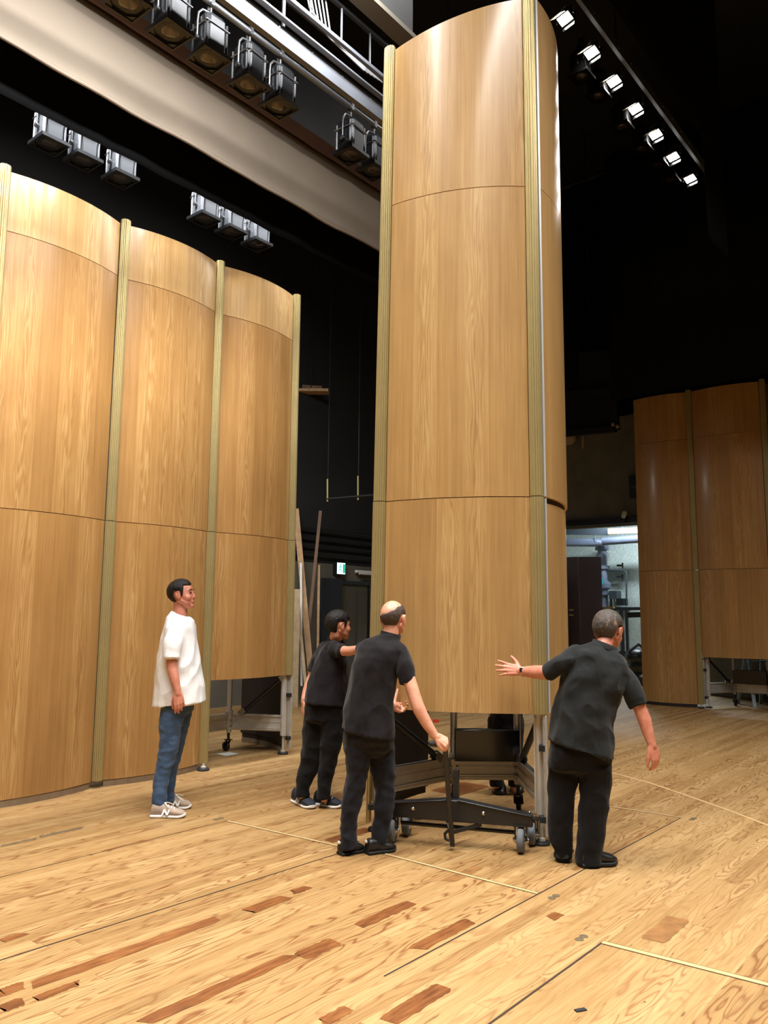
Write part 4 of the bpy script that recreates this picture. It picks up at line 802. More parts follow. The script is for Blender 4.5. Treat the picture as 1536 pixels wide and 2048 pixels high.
# ================================================================== TROLLEY UNDER THE TALL TOWER
def trolley():
    W0, W1 = Vector((.075, 5.50, 0)), Vector((.885, 5.29, 0)); e = (W1 - W0).normalized(); n = Vector((-e.y, e.x, 0)); root = thing('lifting_trolley', 'black lifting trolley with grey wheels, its beam under the front of the tall tower', 'trolley', (W0 + W1) / 2)
    mid = at(910, 1600, 5.40); mid.z = 0; L = (W1 - W0).length; t0, t1 = -.045, L + .075; tm = (mid - W0).dot(e)
    poly = [(t0, .165), (tm, .158), (t1, .158), (t1, .222), (tm + .025, .292), (tm - .025, .292), (t0, .243)]
    b = MB(); b.prism(poly, W0 - n * .03, e, Z, n * .06, 0); b.bar(W0 + e * t0 + Z * .246 + n * .0, W0 + e * (tm - .02) + Z * .296, .085, .008, 0); b.bar(W0 + e * (tm + .02) + Z * .296, W0 + e * t1 + Z * .226, .085, .008, 0); b.build('beam', 'black_paint', root, bevel=.004)
    for s in (.17, .72):
        c = W0 + e * (L * s) - n * .03 + Z * .225; MB().lathe(c, [(.013, 0), (.013, .006), (.007, .012)], 14, 0, axis=-n).build('bolt', 'steel', root)
    c = W0 + e * (t1 - .02) - n * .0 + Z * .232; MB().lathe(c, [(.012, 0), (.011, .012), (.006, .018)], 12, 0).build('bolt', 'steel', root)
    for P in (W0, W1):
        for k, dn in enumerate((-.02, .17)):
            c = P + n * dn + Z * .077 + e * (.055 * k)
            b = MB(); b.lathe(c - e * .024, [(.05, 0), (.068, .002), (.076, .010), (.077, .024), (.076, .038), (.068, .046), (.05, .048)], 32, 0, axis=e); wh = b.build('wheel', 'rubber', root)
            b = MB(); b.lathe(c - e * .05, [(.012, 0), (.016, .012), (.03, .024), (.046, .030), (.046, .070), (.03, .076), (.016, .088), (.012, .1)], 20, 0, axis=e); b.build('hub', 'steel', wh)
            b = MB()
            for s in (-1, 1): b.bar(c + e * s * .036, c + e * s * .036 + Z * .09 + n * .01, .03, .006, 0, up=e)
            b.box(c + Z * .088 + n * .01, (.09, .07, .010), atan2(e.y, e.x)); b.build('fork', 'black_paint', root)
    a, c = W0 + e * .05 + Z * .118 + n * .03, W1 - e * .04 + Z * .108 + n * .03; MB().cyl(a, c, .013, 14).build('axle_bar', 'black_paint', root)
    f0 = fl(905, 1692, .03); top = at(890, 1492, 5.10); MB().bar(f0, top, .030, .022, up=n).build('lever', 'black_paint', root, bevel=.004)
    lv = [o for o in root.children if o.name.startswith('lever')][0]; g0, g1 = at(862, 1487, 5.06), at(894, 1491, 5.12); MB().tube([g0, g0.lerp(g1, .5), g1], .0165, 16, rnd=True).build('grip', 'black_rubber', lv)
    k = f0.lerp(top, .13)
    MB().bar(W0 + e * (tm + .17) + Z * .15, k + n * .02, .016, .022).build('link_bar', 'black_paint', root); MB().bar(W0 + e * (tm - .05) + Z * .16, f0 + Z * .05 - e * .015 + n * .02, .016, .022).build('link_bar', 'black_paint', root)
    b = MB(); b.tube([f0 + Z * .10 - e * .02, f0 + Z * .07 - e * .05, f0 + Z * .04 - e * .045, f0 + Z * .03 - e * .02], .010, 10); b.build('pedal_hook', 'black_paint', root)
    m = W0 + e * tm; MB().bar(m + n * .05 + Z * .16, m + n * .05 + Z * .47, .035, .06, up=n).build('mast', 'black_paint', root)
trolley()
# ================================================================== LIGHTING RIG
M['lamp_black'] = mat('lamp_black', lin(26, 27, 29), 0.34, metal=0.3, vary=.2, vscale=10); M['lens'] = mat('amber_lens', lin(44, 34, 22), 0.1, spec=.8); M['frame_black'] = mat('frame_black', lin(30, 31, 33), .35, metal=.3); M['yoke'] = mat('yoke_steel', lin(120, 120, 120), .3, metal=.9)
M['pipe'] = mat('galvanised_pipe', lin(130, 132, 134), .35, metal=.9); M['white_metal'] = mat('white_painted_metal', lin(92, 95, 100), .4, vary=.15, vscale=4); M['cable'] = mat('grey_cable', lin(150, 150, 150), .6)
def lantern(name, label, loc, rz, group, mtl='lamp_black', fit='yoke'):
    r = thing(name, label, 'stage lamp', (0, 0, 0), group)
    b = MB(); w = .115; c = .04; oct_ = [(-w + c, -w), (w - c, -w), (w, -w + c), (w, w - c), (w - c, w), (-w + c, w), (-w, w - c), (-w, -w + c)]
    b.prism(oct_, (0, 0, -.455), Vector((1, 0, 0)), Vector((0, 1, 0)), Vector((0, 0, .27)), 0)
    R = [[(p[0] * k, p[1] * k, z) for p in oct_] for k, z in ((1, -.185), (.78, -.15), (.4, -.135))]
    for A, B in zip(R, R[1:]): b.add(A + B, [(i, (i + 1) % 8, 8 + (i + 1) % 8, 8 + i) for i in range(8)])
    b.add(R[-1], [tuple(range(8))])
    for sx in (-1, 1):
        for k in (-1, 1): b.box((sx * (w - .010), k * (w - .010), -.32), (.02, .02, .25), pi / 4)
    b.build('housing', mtl, r, local=True, bevel=.003, smooth=30)
    b = MB(); b.lathe((0, 0, -.47), [(.082, 0), (.11, 0), (.112, .02), (.10, .03)], 28, 0); b.box((0, 0, -.462), (.27, .27, .012))
    for sx in (-1, 1): b.box((sx * .137, 0, -.475), (.018, .292, .03)); b.box((0, sx * .137, -.475), (.256, .018, .03))
    for sx in (-1, 1):
        for sy in (-1, 1): b.prism([(0, 0), (.07, 0), (0, .07)], (sx * .128, sy * .128, -.482), Vector((-sx, 0, 0)), Vector((0, -sy, 0)), Vector((0, 0, .012)))
    b.build('colour_frame', 'frame_black' if mtl != 'lamp_shaded' else mtl, r, local=True, smooth=30)
    MB().lathe((0, 0, -.468), [(.0, -.008), (.04, -.007), (.07, -.003), (.082, .0), (.082, .004)], 28, 0).build('lens', 'lens', r, local=True, smooth=60)
    b = MB(); b.tube([(-.135, 0, -.36), (-.135, 0, -.22), (-.128, 0, -.15), (-.09, 0, -.105), (0, 0, -.09), (.09, 0, -.105), (.128, 0, -.15), (.135, 0, -.22), (.135, 0, -.36)], .010, 10); b.build('yoke', fit, r, local=True)
    for z in (-.25,): b = MB(); q = w + .008; b.tube([(-q, -q, z), (q, -q, z), (q, q, z), (-q, q, z), (-q, -q, z)], .006, 8); b.build('strap', fit, r, local=True)
    for sx in (-1, 1): MB().lathe((sx * .125, 0, -.36), [(.02, 0), (.022, .01), (.022, .03), (.012, .034)], 14, 0, axis=(sx, 0, 0)).build('tilt_knob', fit, r, local=True)
    b = MB(); b.box((0, .028, -.03), (.035, .012, .10)); b.box((0, -.028, -.005), (.035, .012, .06)); b.box((0, 0, .030), (.035, .068, .012)); b.cyl((0, 0, -.10), (0, 0, -.05), .012, 10); b.build('clamp', fit, r, local=True)
    MB().tube([(.03, .05, -.14), (.08, .09, -.08), (.06, .06, .0), (.02, .03, .03)], .007, 8).build('power_cable', 'black_rubber', r, local=True)
    r.location = loc; r.rotation_euler = (0, 0, rz); r.scale = (.86, .86, 1); return r
R51 = radians(51)
ORD = ['first', 'second', 'third', 'fourth', 'fifth', 'sixth', 'seventh', 'eighth', 'ninth', 'tenth']
us = [2.80, 3.155, 3.51, 3.905, 4.245, 5.146, 5.481]; g = 'lanterns on the pipe in front of the beige border'
L0 = lantern('stage_lantern', 'black stage lantern on the upper pipe, first from the frame edge', UV(us[0], 4.6, 6.16), R51, g)
for i in range(1, 7): dup(L0, 'black stage lantern on the upper pipe, %s from the frame edge' % ORD[i], UV(us[i], 4.6, 6.16), (0, 0, R51 + [0, .04, -.04, .05, .0, .04, -.03][i]), g)
g = 'lanterns half hidden by the black border'
M['lamp_lit'] = mat('lamp_black_lit', lin(104, 107, 112), .4, metal=.4); LG = None  # lamp black made lighter, painting in the light on this row
for i, u in enumerate([3.16, 3.48, 3.856, 4.826, 5.18, 5.537]):
    lb_ = 'silver-lit stage lantern above the oak panels below the black border, %s from the frame edge' % ORD[i]
    if LG is None: LG = lantern('stage_lantern', lb_, UV(u, 6.3, 5.95), R51, g, 'lamp_lit')
    else: dup(LG, lb_, UV(u, 6.3, 5.95), (0, 0, R51), g)
g = 'unlit lanterns under the lit work lights'; M['lamp_shaded'] = mat('lamp_black_shaded', lin(6, 6, 6), .9, spec=.1); DL = [onv(x, y, 3.8) + Vector((0, 0, .47)) for x, y in ((1163, 153), (1197, 192), (1244, 254), (1284, 298), (1316, 330), (1340, 360))]; L9 = lantern('stage_lantern', 'unlit lantern in the dark under the lit work lights, first from the tower', DL[0], R51, g, 'lamp_shaded', 'lamp_shaded')  # lamp black made darker, painting in the gloom around these lanterns
for i in range(1, 6): dup(L9, 'unlit lantern in the dark under the lit work lights, %s from the tower' % ORD[i], DL[i], (0, 0, R51), g)
def rig_bar(name, label, cat, v, z, u0, u1, r=.024, mt='pipe'):
    root = thing(name, label, cat, UV((u0 + u1) / 2, v, z)); MB().cyl(UV(u0, v, z), UV(u1, v, z), r, 16).build('tube', mt, root)
    for k in range(4):
        u = u0 + (u1 - u0) * (k + .5) / 4; MB().cyl(UV(u, v, z), UV(u, v, TOPZ), .006, 8).build('hanging_wire', 'black_paint', root)
    return root
rig_bar('lighting_pipe', 'steel pipe carrying the upper row of stage lanterns', 'pipe', 4.6, 6.16, -2, 8); rig_bar('lighting_pipe', 'steel pipe behind the black border carrying six lanterns', 'pipe', 6.3, 5.95, -2, 9)
# bright cable tray with posts
def tray():
    root = thing('lighting_truss', 'bright white cable tray and truss running above the upper lanterns', 'truss', UV(2.5, 4.2, 5.9)); U0, U1 = -2, 7.0
    def rail(n, v, z, w_, h_, m='white_metal', tilt=0): MB().bar(UV(U0, v, z), UV(U1, v, z), w_, h_).build(n, m, root, bevel=.004)
    rail('cable_tray', 4.2, 5.90, .05, .15); rail('tray_rib', 4.13, 5.99, .05, .02); rail('tray_rib', 4.22, 5.965, .10, .012, 'black_paint'); rail('chord', 4.05, 6.10, .035, .035); rail('chord', 4.05, 6.42, .035, .035, 'black_paint'); rail('chord', 4.35, 6.42, .035, .035, 'black_paint')
    for k in range(12):
        u = 2.6 + k * .36; MB().cyl(UV(u, 4.05, 6.09), UV(u, 4.05, 6.43), .009, 8).build('post', 'white_metal' if k % 2 else 'pipe', root)
        MB().lathe(UV(u + .1, 4.12, 5.885), [(.006, 0), (.006, .008)], 8, 0, axis=(SA, -CA, 0)).build('bolt', 'steel', root)
    for k in range(6):
        b = MB(); u = 4.0 + .05 * k; b.tube([UV(u, 4.1, 6.45), UV(u + .1, 4.12, 6.25 - .02 * k), UV(u + .35, 4.14, 6.16), UV(u + .8, 4.15, 6.13 + .006 * k)], .007, 8); b.build('cable', 'cable', root)
    for u in (0, 3.9): MB().cyl(UV(u, 4.2, 6.0), UV(u, 4.2, TOPZ), .012, 8).build('hanging_rod', 'white_metal', root)
tray()
def cloth(name, label, v, z0, z1, u0, u1, mt, amp=.02, freq=3.0, hem=False, seed=0, sag=.0):
    b = MB(); nu, nz = int((u1 - u0) * 14), 14; V = []
    for i in range(nu + 1):
        u = u0 + (u1 - u0) * i / nu
        for j in range(nz + 1):
            t = j / nz; z = z0 + (z1 - z0) * t; d = noise.noise(Vector((u * freq, t * .8, seed))) * amp * (1.2 - t * .6) + noise.noise(Vector((u * freq * 3, t * 2, seed + 5))) * amp * .3
            if j == 0: z += noise.noise(Vector((u * 1.4, 0, seed + 9))) * sag
            V.append(UV(u, v + d, z))
    b.add(V, [(i * (nz + 1) + j, (i + 1) * (nz + 1) + j, (i + 1) * (nz + 1) + j + 1, i * (nz + 1) + j + 1) for i in range(nu) for j in range(nz)])
    o = b.build(name, mt, None, smooth=80); s = o.modifiers.new('thick', 'SOLIDIFY'); s.thickness = .006; tag(o, label, 'curtain')
    if hem:
        h = MB(); P = []
        for i in range(0, nu + 1, 2):
            p = V[i * (nz + 1)]; P.append(p + Z * .014)
        h.tube(P, .016, 8); h.build('hem', mt, o, local=True)
    return o
M['beige_cloth'] = mat('beige_border_cloth', lin(120, 109, 96), .95, spec=.1, vary=.12, vscale=1.3); M['brown_cloth'] = mat('brown_border_cloth', lin(66, 42, 26), .95, spec=.1, vary=.2, vscale=2)
M['charcoal'] = mat('charcoal_board', lin(12, 13, 14), .7, vary=.15, vscale=3); M['grey_board'] = mat('grey_border_board', lin(26, 26, 27), .6, vary=.12, vscale=3); M['pale_edge'] = mat('pale_timber_edge', lin(84, 78, 66), .6)
cloth('border_curtain', 'long beige border curtain lit behind the upper row of lanterns', 5.7, 5.725, 6.50, -3, 9, 'beige_cloth', .02, 1.5, True, 1, .03)
cloth('border_curtain', 'brown border curtain strip above the beige one', 5.62, 6.42, 6.585, -3, 9, 'brown_cloth', .01, 2, False, 2)
cloth('border_curtain', 'black border curtain below the beige one, hiding lantern tops', 6.05, 5.54, 6.9, -4, 13, 'black_cloth', .02, 3, False, 3)
cloth('border_curtain', 'black border curtain hanging beyond the row of lit work lights', 2.45, 6.72, 9.2, 1.5, 8.86, 'black_cloth', .015, 2, False, 4)
b = MB(); b.obox(UV(4.5, 5.66, 6.95), UV(7, 0, 0), UV(0, .02, 0), Vector((0, 0, .36))); tag(b.build('border_board', 'charcoal', None, smooth=None), 'charcoal board above the brown border strip', 'board')
r_ = thing('border_flat', 'grey flat with pale lower edge at the top beside the tall tower', 'board', UV(3.5, 3.9, 6.45)); b = MB(); b.obox(UV(3.05, 3.9, 7.0), UV(2.05, 0, 0), UV(0, .05, 0), Vector((0, 0, .54))); b.build('face', 'grey_board', r_, smooth=None); b = MB(); b.obox(UV(3.05, 3.88, 6.445), UV(2.05, 0, 0), UV(0, .08, 0), Vector((0, 0, .022))); b.build('lower_edge', 'pale_edge', r_, smooth=None)
b = MB(); nv = 120; V = []
for i in range(nv + 1):
    v = -12 + 22.2 * i / nv
    for z in (5.75, 11.3): V.append(UV(16.12 + .04 * sin(i * 1.9), v, z))
b.add(V, [(2 * i, 2 * i + 2, 2 * i + 3, 2 * i + 1) for i in range(nv)]); o = b.build('added_back_curtain', 'black_cloth', None, smooth=80); o.modifiers.new('thick', 'SOLIDIFY').thickness = .01; tag(o, 'black curtain added to darken the back wall above the pipe room', 'curtain')  # added sheet that turns the upper back wall black
b = MB(); V = []; nv = 90
for i in range(nv + 1):
    v = -8 + 13.3 * i / nv
    for z in (5.10, 9.5): V.append(UV(12.6 + .05 * sin(i * 1.7), v, z))
b.add(V, [(2 * i, 2 * i + 2, 2 * i + 3, 2 * i + 1) for i in range(nv)]); o = b.build('border_curtain', 'black_cloth', None, smooth=80); o.modifiers.new('thick', 'SOLIDIFY').thickness = .01; tag(o, 'black border curtain added across the stage to shade the dim far towers', 'curtain')  # added curtain, hung low enough to shade the far towers' tops
# lit work lights
M['lit'] = mat('lit_lamp_face', (1, 1, 1), .4, emit=60.0, ecol=(1, .97, .9, 1)); M['rail_grey'] = mat('grey_rail', lin(104, 106, 110), .45, metal=.5); M['flap'] = mat('pale_gel_frame', lin(176, 158, 128), .6)
def flood(label, loc):
    r = thing('work_light', label, 'work light', (0, 0, 0), 'lit work lights on the rail'); nrm = Vector((-.42, -.30, -.86)).normalized(); x = Vector((-.58, .81, 0)).normalized(); x = (x - nrm * x.dot(nrm)).normalized(); y = nrm.cross(x)
    b = MB(); c = Vector((0, 0, -.16)) - nrm * .05; b.obox(c, x * .09, y * .065, nrm * .05); b.build('housing', 'lamp_black', r, local=True, bevel=.006, smooth=30)
    MB().obox(Vector((0, 0, -.16)) + nrm * .002, x * .078, y * .050, nrm * .003).build('lamp_face', 'lit', r, local=True, smooth=None)
    b = MB(); a = Vector((0, 0, -.16)); b.obox(a + x * .02 - y * .09 + nrm * .05, x * .08, (y * -.3 + nrm * .7).normalized() * .05, (y * .7 + nrm * .3).normalized() * .003); b.build('barn_door', 'flap', r, local=True, smooth=None)
    b = MB(); b.obox(a + y * .085 + nrm * .03, x * .085, (y * .3 + nrm * .7).normalized() * .02, (y * .7 - nrm * .3).normalized() * .003); b.build('barn_door', 'frame_black', r, local=True, smooth=None)
    b = MB(); b.tube([a + x * .12, a + x * .12 + Z * .1, Z * .0, a - x * .12 + Z * .1, a - x * .12], .008, 8); b.build('bracket', 'yoke', r, local=True); r.location = loc; return r
fu = [7.597, 8.29, 8.945, 9.643, 10.363, 11.056, 11.8]
F0 = flood('lit work light on the high rail, first and largest, nearest the tall tower', UV(fu[0], 3.6, 8.28))
for i in range(1, 7): dup(F0, 'lit work light on the high rail, %s from the tall tower' % ORD[i], UV(fu[i], 3.6, 8.28), None, 'lit work lights on the rail')
for u in fu:
    l = bpy.data.lights.new('work_light_beam', 'AREA'); l.shape = 'RECTANGLE'; l.size = .18; l.size_y = .14; l.energy = 6; l.color = (1, .97, .92); l.spread = radians(140); o = bpy.data.objects.new('work_light_beam', l); COL.objects.link(o); o.location = UV(u, 3.6, 8.28) + Vector((-.03, -.02, -.23)); o.rotation_euler = Vector((.42, .30, .86)).to_track_quat('Z', 'Y').to_euler()
rr = thing('lighting_rail', 'grey steel rail carrying the lit work lights', 'rail', UV(9, 3.42, 8.3)); MB().bar(UV(3, 3.42, 8.30), UV(12.45, 3.42, 8.30), .05, .14).build('channel', 'rail_grey', rr, bevel=.004)
for k in range(14):
    u = 7.2 + k * .36; MB().lathe(UV(u, 3.395, 8.30), [(.012, 0), (.012, .01)], 10, 0, axis=(SA, -CA, 0)).build('bolt', 'steel', rr)
for u in (5, 8.6, 12.2): MB().cyl(UV(u, 3.42, 8.35), UV(u, 3.42, TOPZ), .012, 8).build('hanging_rod', 'black_paint', rr)
# black leg curtain at the far end and grey hung frame
cloth('leg_curtain', 'black leg curtain at the dark far end of the light row', 2.55, 5.75, 9.5, 8.92, 9.6, 'black_cloth', .05, 4, False, 6)
# ================================================================== BACKSTAGE BEHIND THE LEFT TOWERS
M['timber'] = mat('timber', lin(176, 140, 100), .7, vary=.3, vscale=8); M['timber_dark'] = mat('dark_timber', lin(110, 80, 56), .7, vary=.3, vscale=8); M['timber_pale'] = mat('pale_timber', lin(186, 164, 130), .7, vary=.2, vscale=8)
M['white_paint'] = mat('white_painted', lin(214, 214, 208), .6); M['door_olive'] = mat('olive_door', lin(74, 70, 56), .6, vary=.1); M['dark_blue'] = mat('blue_black_board', lin(28, 33, 38), .7)
M['sign_lit'] = mat('lit_sign', lin(190, 250, 245), .4, emit=2.2, ecol=(.55, 1, .97, 1)); M['sign_green'] = mat('sign_green', lin(20, 150, 110), .4, emit=.55, ecol=(.02, .75, .5, 1)); M['yellow'] = mat('yellow_handle', lin(156, 146, 88), .5)
M['wall_low'] = mat('lower_backstage_wall', lin(96, 90, 78), .8, vary=.2, vscale=2)
def backstage():
    b = MB(); b.obox(UV(8, 10.3, 1.22), UV(8.2, 0, 0), UV(0, .02, 0), Vector((0, 0, 1.22))); struct(b.build('trim_1', 'wall_low', None, smooth=None))
    s = thing('exit_sign', 'small lit cyan exit sign high on the dark backstage wall', 'sign', UV(11.28, 10.27, 2.36)); c = UV(11.28, 10.2, 2.36)
    b = MB(); b.obox(c + UV(0, .02, 0), UV(.12, 0, 0), UV(0, .05, 0), Vector((0, 0, .115))); b.build('case', 'black_paint', s, smooth=None); b = MB(); b.obox(c - UV(0, .033, 0), UV(.11, 0, 0), UV(0, .003, 0), Vector((0, 0, .105))); b.build('lit_face', 'sign_lit', s, smooth=None)
    q = c - UV(0, .0375, 0); b = MB(); b.obox(q + UV(.075, 0, 0), UV(.03, 0, 0), UV(0, .0015, 0), Vector((0, 0, .085)))
    P = lambda x, z: q + UV(x, 0, z)
    b.lathe(P(-.018, .06), [(.016, -.0015), (.016, .0015)], 14, 0, axis=(SA, -CA, 0))
    for a, d in (((-.02, .04), (-.03, -.01)), ((-.03, -.01), (.005, -.035)), ((.005, -.035), (-.005, -.07)), ((-.03, -.01), (-.055, -.04)), ((-.055, -.04), (-.085, -.045)), ((-.02, .035), (.015, .01)), ((-.02, .035), (-.06, .03)), ((-.06, .03), (-.07, .0))):
        b.bar(P(*a), P(*d), .013, .003, 0, up=(SA, -CA, 0))
    b.build('running_figure', 'sign_green', s, smooth=None)
    # door in the side wall
    d0 = MB(); d0.obox(UV(11.75, 10.26, 1.03), UV(.40, 0, 0), UV(0, .02, 0), Vector((0, 0, 1.03))); d = struct(d0.build('door_1', 'door_olive', None, smooth=None)); b = MB()
    for x in (-.45, .45): b.obox(UV(11.75 + x, 10.25, 1.05), UV(.035, 0, 0), UV(0, .045, 0), Vector((0, 0, 1.05)))
    b.obox(UV(11.75, 10.25, 2.10), UV(.485, 0, 0), UV(0, .045, 0), Vector((0, 0, .035))); b.build('door_frame', 'black_paint', d, smooth=None); MB().bar(UV(11.82, 10.23, .02), UV(11.82, 10.23, 2.0), .015, .01).build('door_joint', 'black_paint', d); MB().bar(UV(11.42, 10.2, 1.05), UV(11.42, 10.2, 1.25), .02, .02).build('door_handle', 'yellow', d)
    b = MB(); b.obox(UV(11.0, 10.15, 1.08), UV(.26, 0, 0), UV(0, .03, 0), Vector((0, 0, 1.08))); tag(b.build('scenery_flat', 'dark_blue', None, smooth=None), 'blue-black flat leaning under the exit sign beside the door', 'board')
    t = thing('tube_lamp', 'unlit white tube lamp on the wall over the backstage door', 'lamp', UV(12.2, 10.2, 2.3)); b = MB(); b.bar(UV(11.75, 10.2, 2.33), UV(12.75, 10.2, 2.33), .06, .05); b.build('batten', 'white_paint', t); MB().cyl(UV(11.8, 10.16, 2.285), UV(12.7, 10.16, 2.285), .016, 12).build('tube', 'white_paint', t)
    for i, (z, v) in enumerate(((2.75, 10.24), (2.9, 10.24), (3.05, 10.24), (2.62, 10.22))):
        o = MB().cyl(UV(8, v, z), UV(15.5, v, z), .025, 10).build('wall_conduit', 'black_paint'); tag(o, 'dark conduit along the backstage wall, %s from the floor' % ORD[[1, 2, 3, 0][i]], 'conduit')
    o = MB().cyl(at(655, 998, 13), at(752, 990, 12.6), .02, 10).build('hanging_pipe', 'charcoal'); tag(o, 'thin grey pipe hanging in the dark between the yellow-tipped cords', 'pipe')
    for i, (x, y0, y1, lab) in enumerate(((655, 958, 1003, 'yellow-tipped hanging cord nearer the oak panels'), (716, 952, 1000, 'yellow-tipped hanging cord nearer the tall tower'))):
        r = thing('rigging_rope', lab, 'rope', at(x, y1, 13)); MB().cyl(at(x, y0, 13), at(x, y1, 13), .014, 10).build('handle', 'yellow', r); p = at(x + 1, y0, 13); MB().cyl(p, Vector((p.x, p.y, TOPZ)), .006, 8).build('rope', 'black_paint', r)
    def plank(a, c, Y0, Y1, w_, mt, lab, name='timber_batten'):
        p, q = at(*a, Y0), at(*c, Y1); o = MB().bar(p, q, w_, .03, up=(0, 1, 0)).build(name, mt); tag(o, lab, 'timber')
    plank((592, 1018), (622, 1352), 14.3, 13.6, .10, 'timber', 'brown timber batten beside the gold post, leaning away from it'); plank((641, 1022), (608, 1350), 14.35, 13.75, .055, 'timber_dark', 'slim dark batten with the highest tip, crossing the brown one')
    plank((602, 1126), (603, 1372), 13.9, 13.4, .035, 'white_paint', 'thin white batten upright beside the brown leaning one'); plank((638, 1130), (635, 1350), 14.3, 13.9, .04, 'timber', 'short upright batten nearest the dark flat'); plank((593, 1180), (612, 1376), 13.7, 13.2, .05, 'timber_pale', 'pale batten leaning low behind the oak panel edge')
    p = at(583, 1378, 13.0); p.z = 0; b = MB(); b.obox(p + Vector((-.08, .25, .95)), Vector((.16, .02, 0)), Vector((-.002, .02, 0)), Vector((0, 0, .95))); tag(b.build('scenery_flat', 'timber_pale', None, smooth=None), 'pale plywood flat standing just past the last gold post', 'board')
    # board hung high
    c = at(622, 783, 14.5); r = thing('hanging_board', 'brown boards on a high bracket in the dark past the last panel', 'board', c); MB().bar(c - Vector((.5, 0, 0)), c + Vector((.33, 0, 0)), .25, .05).build('board', 'timber', r); MB().bar(c + Vector((-.2, .1, .07)), c + Vector((.2, .1, .05)), .2, .12).build('block', 'timber_dark', r); MB().cyl(c, Vector((c.x, c.y, TOPZ)), .008, 8).build('hanging_wire', 'black_paint', r)
    # flats on a wheeled dolly seen under the open bay
    c = fl(450, 1398); r = thing('scenery_cart', 'wheeled cart of pale flats seen under the open oak bay', 'cart', c)
    MB().box(c + Vector((0, .1, .14)), (1.15, .5, .06)).build('deck', 'black_paint', r)
    for x, w_, mt in ((-.16, .36, 'timber_pale'), (.16, .10, 'black_paint'), (.34, .22, 'timber'), (-.43, .1, 'black_paint')): MB().box(c + Vector((x, -.05, .85)), (w_, .08, 1.36)).build('flat_panel', mt, r)
    for x in (-.45, -.05, .15, .48):
        b = MB(); caster(b, c + Vector((x, -.1, 0)), .045, (1, .2), zt=.13); b.build('caster', ['rubber', 'steel'], r)
    # small things on the floor
    b = MB(); V = [fl(*p) + Z * .003 for p in ((433, 1508.5), (452, 1512.5), (478, 1508), (458, 1504.5))]; b.add(V + [v + Z * .001 for v in V], [(0, 1, 2, 3), (7, 6, 5, 4), (0, 4, 5, 1), (1, 5, 6, 2), (2, 6, 7, 3), (3, 7, 4, 0)]); M['paper'] = mat('pale_paper', lin(214, 216, 206), .7); tag(b.build('paper_sheet', 'paper', None, smooth=None), 'pale sheet of paper on the boards under the open oak bay', 'paper')
    c = fl(872, 1445); M['red'] = mat('red_tape', lin(220, 60, 40), .4); o = MB().lathe(c, [(.022, 0), (.04, 0), (.04, .04), (.022, .04)], 24).build('tape_roll', 'red'); tag(o, 'small red tape roll on the boards behind the trolley', 'tape')
backstage()
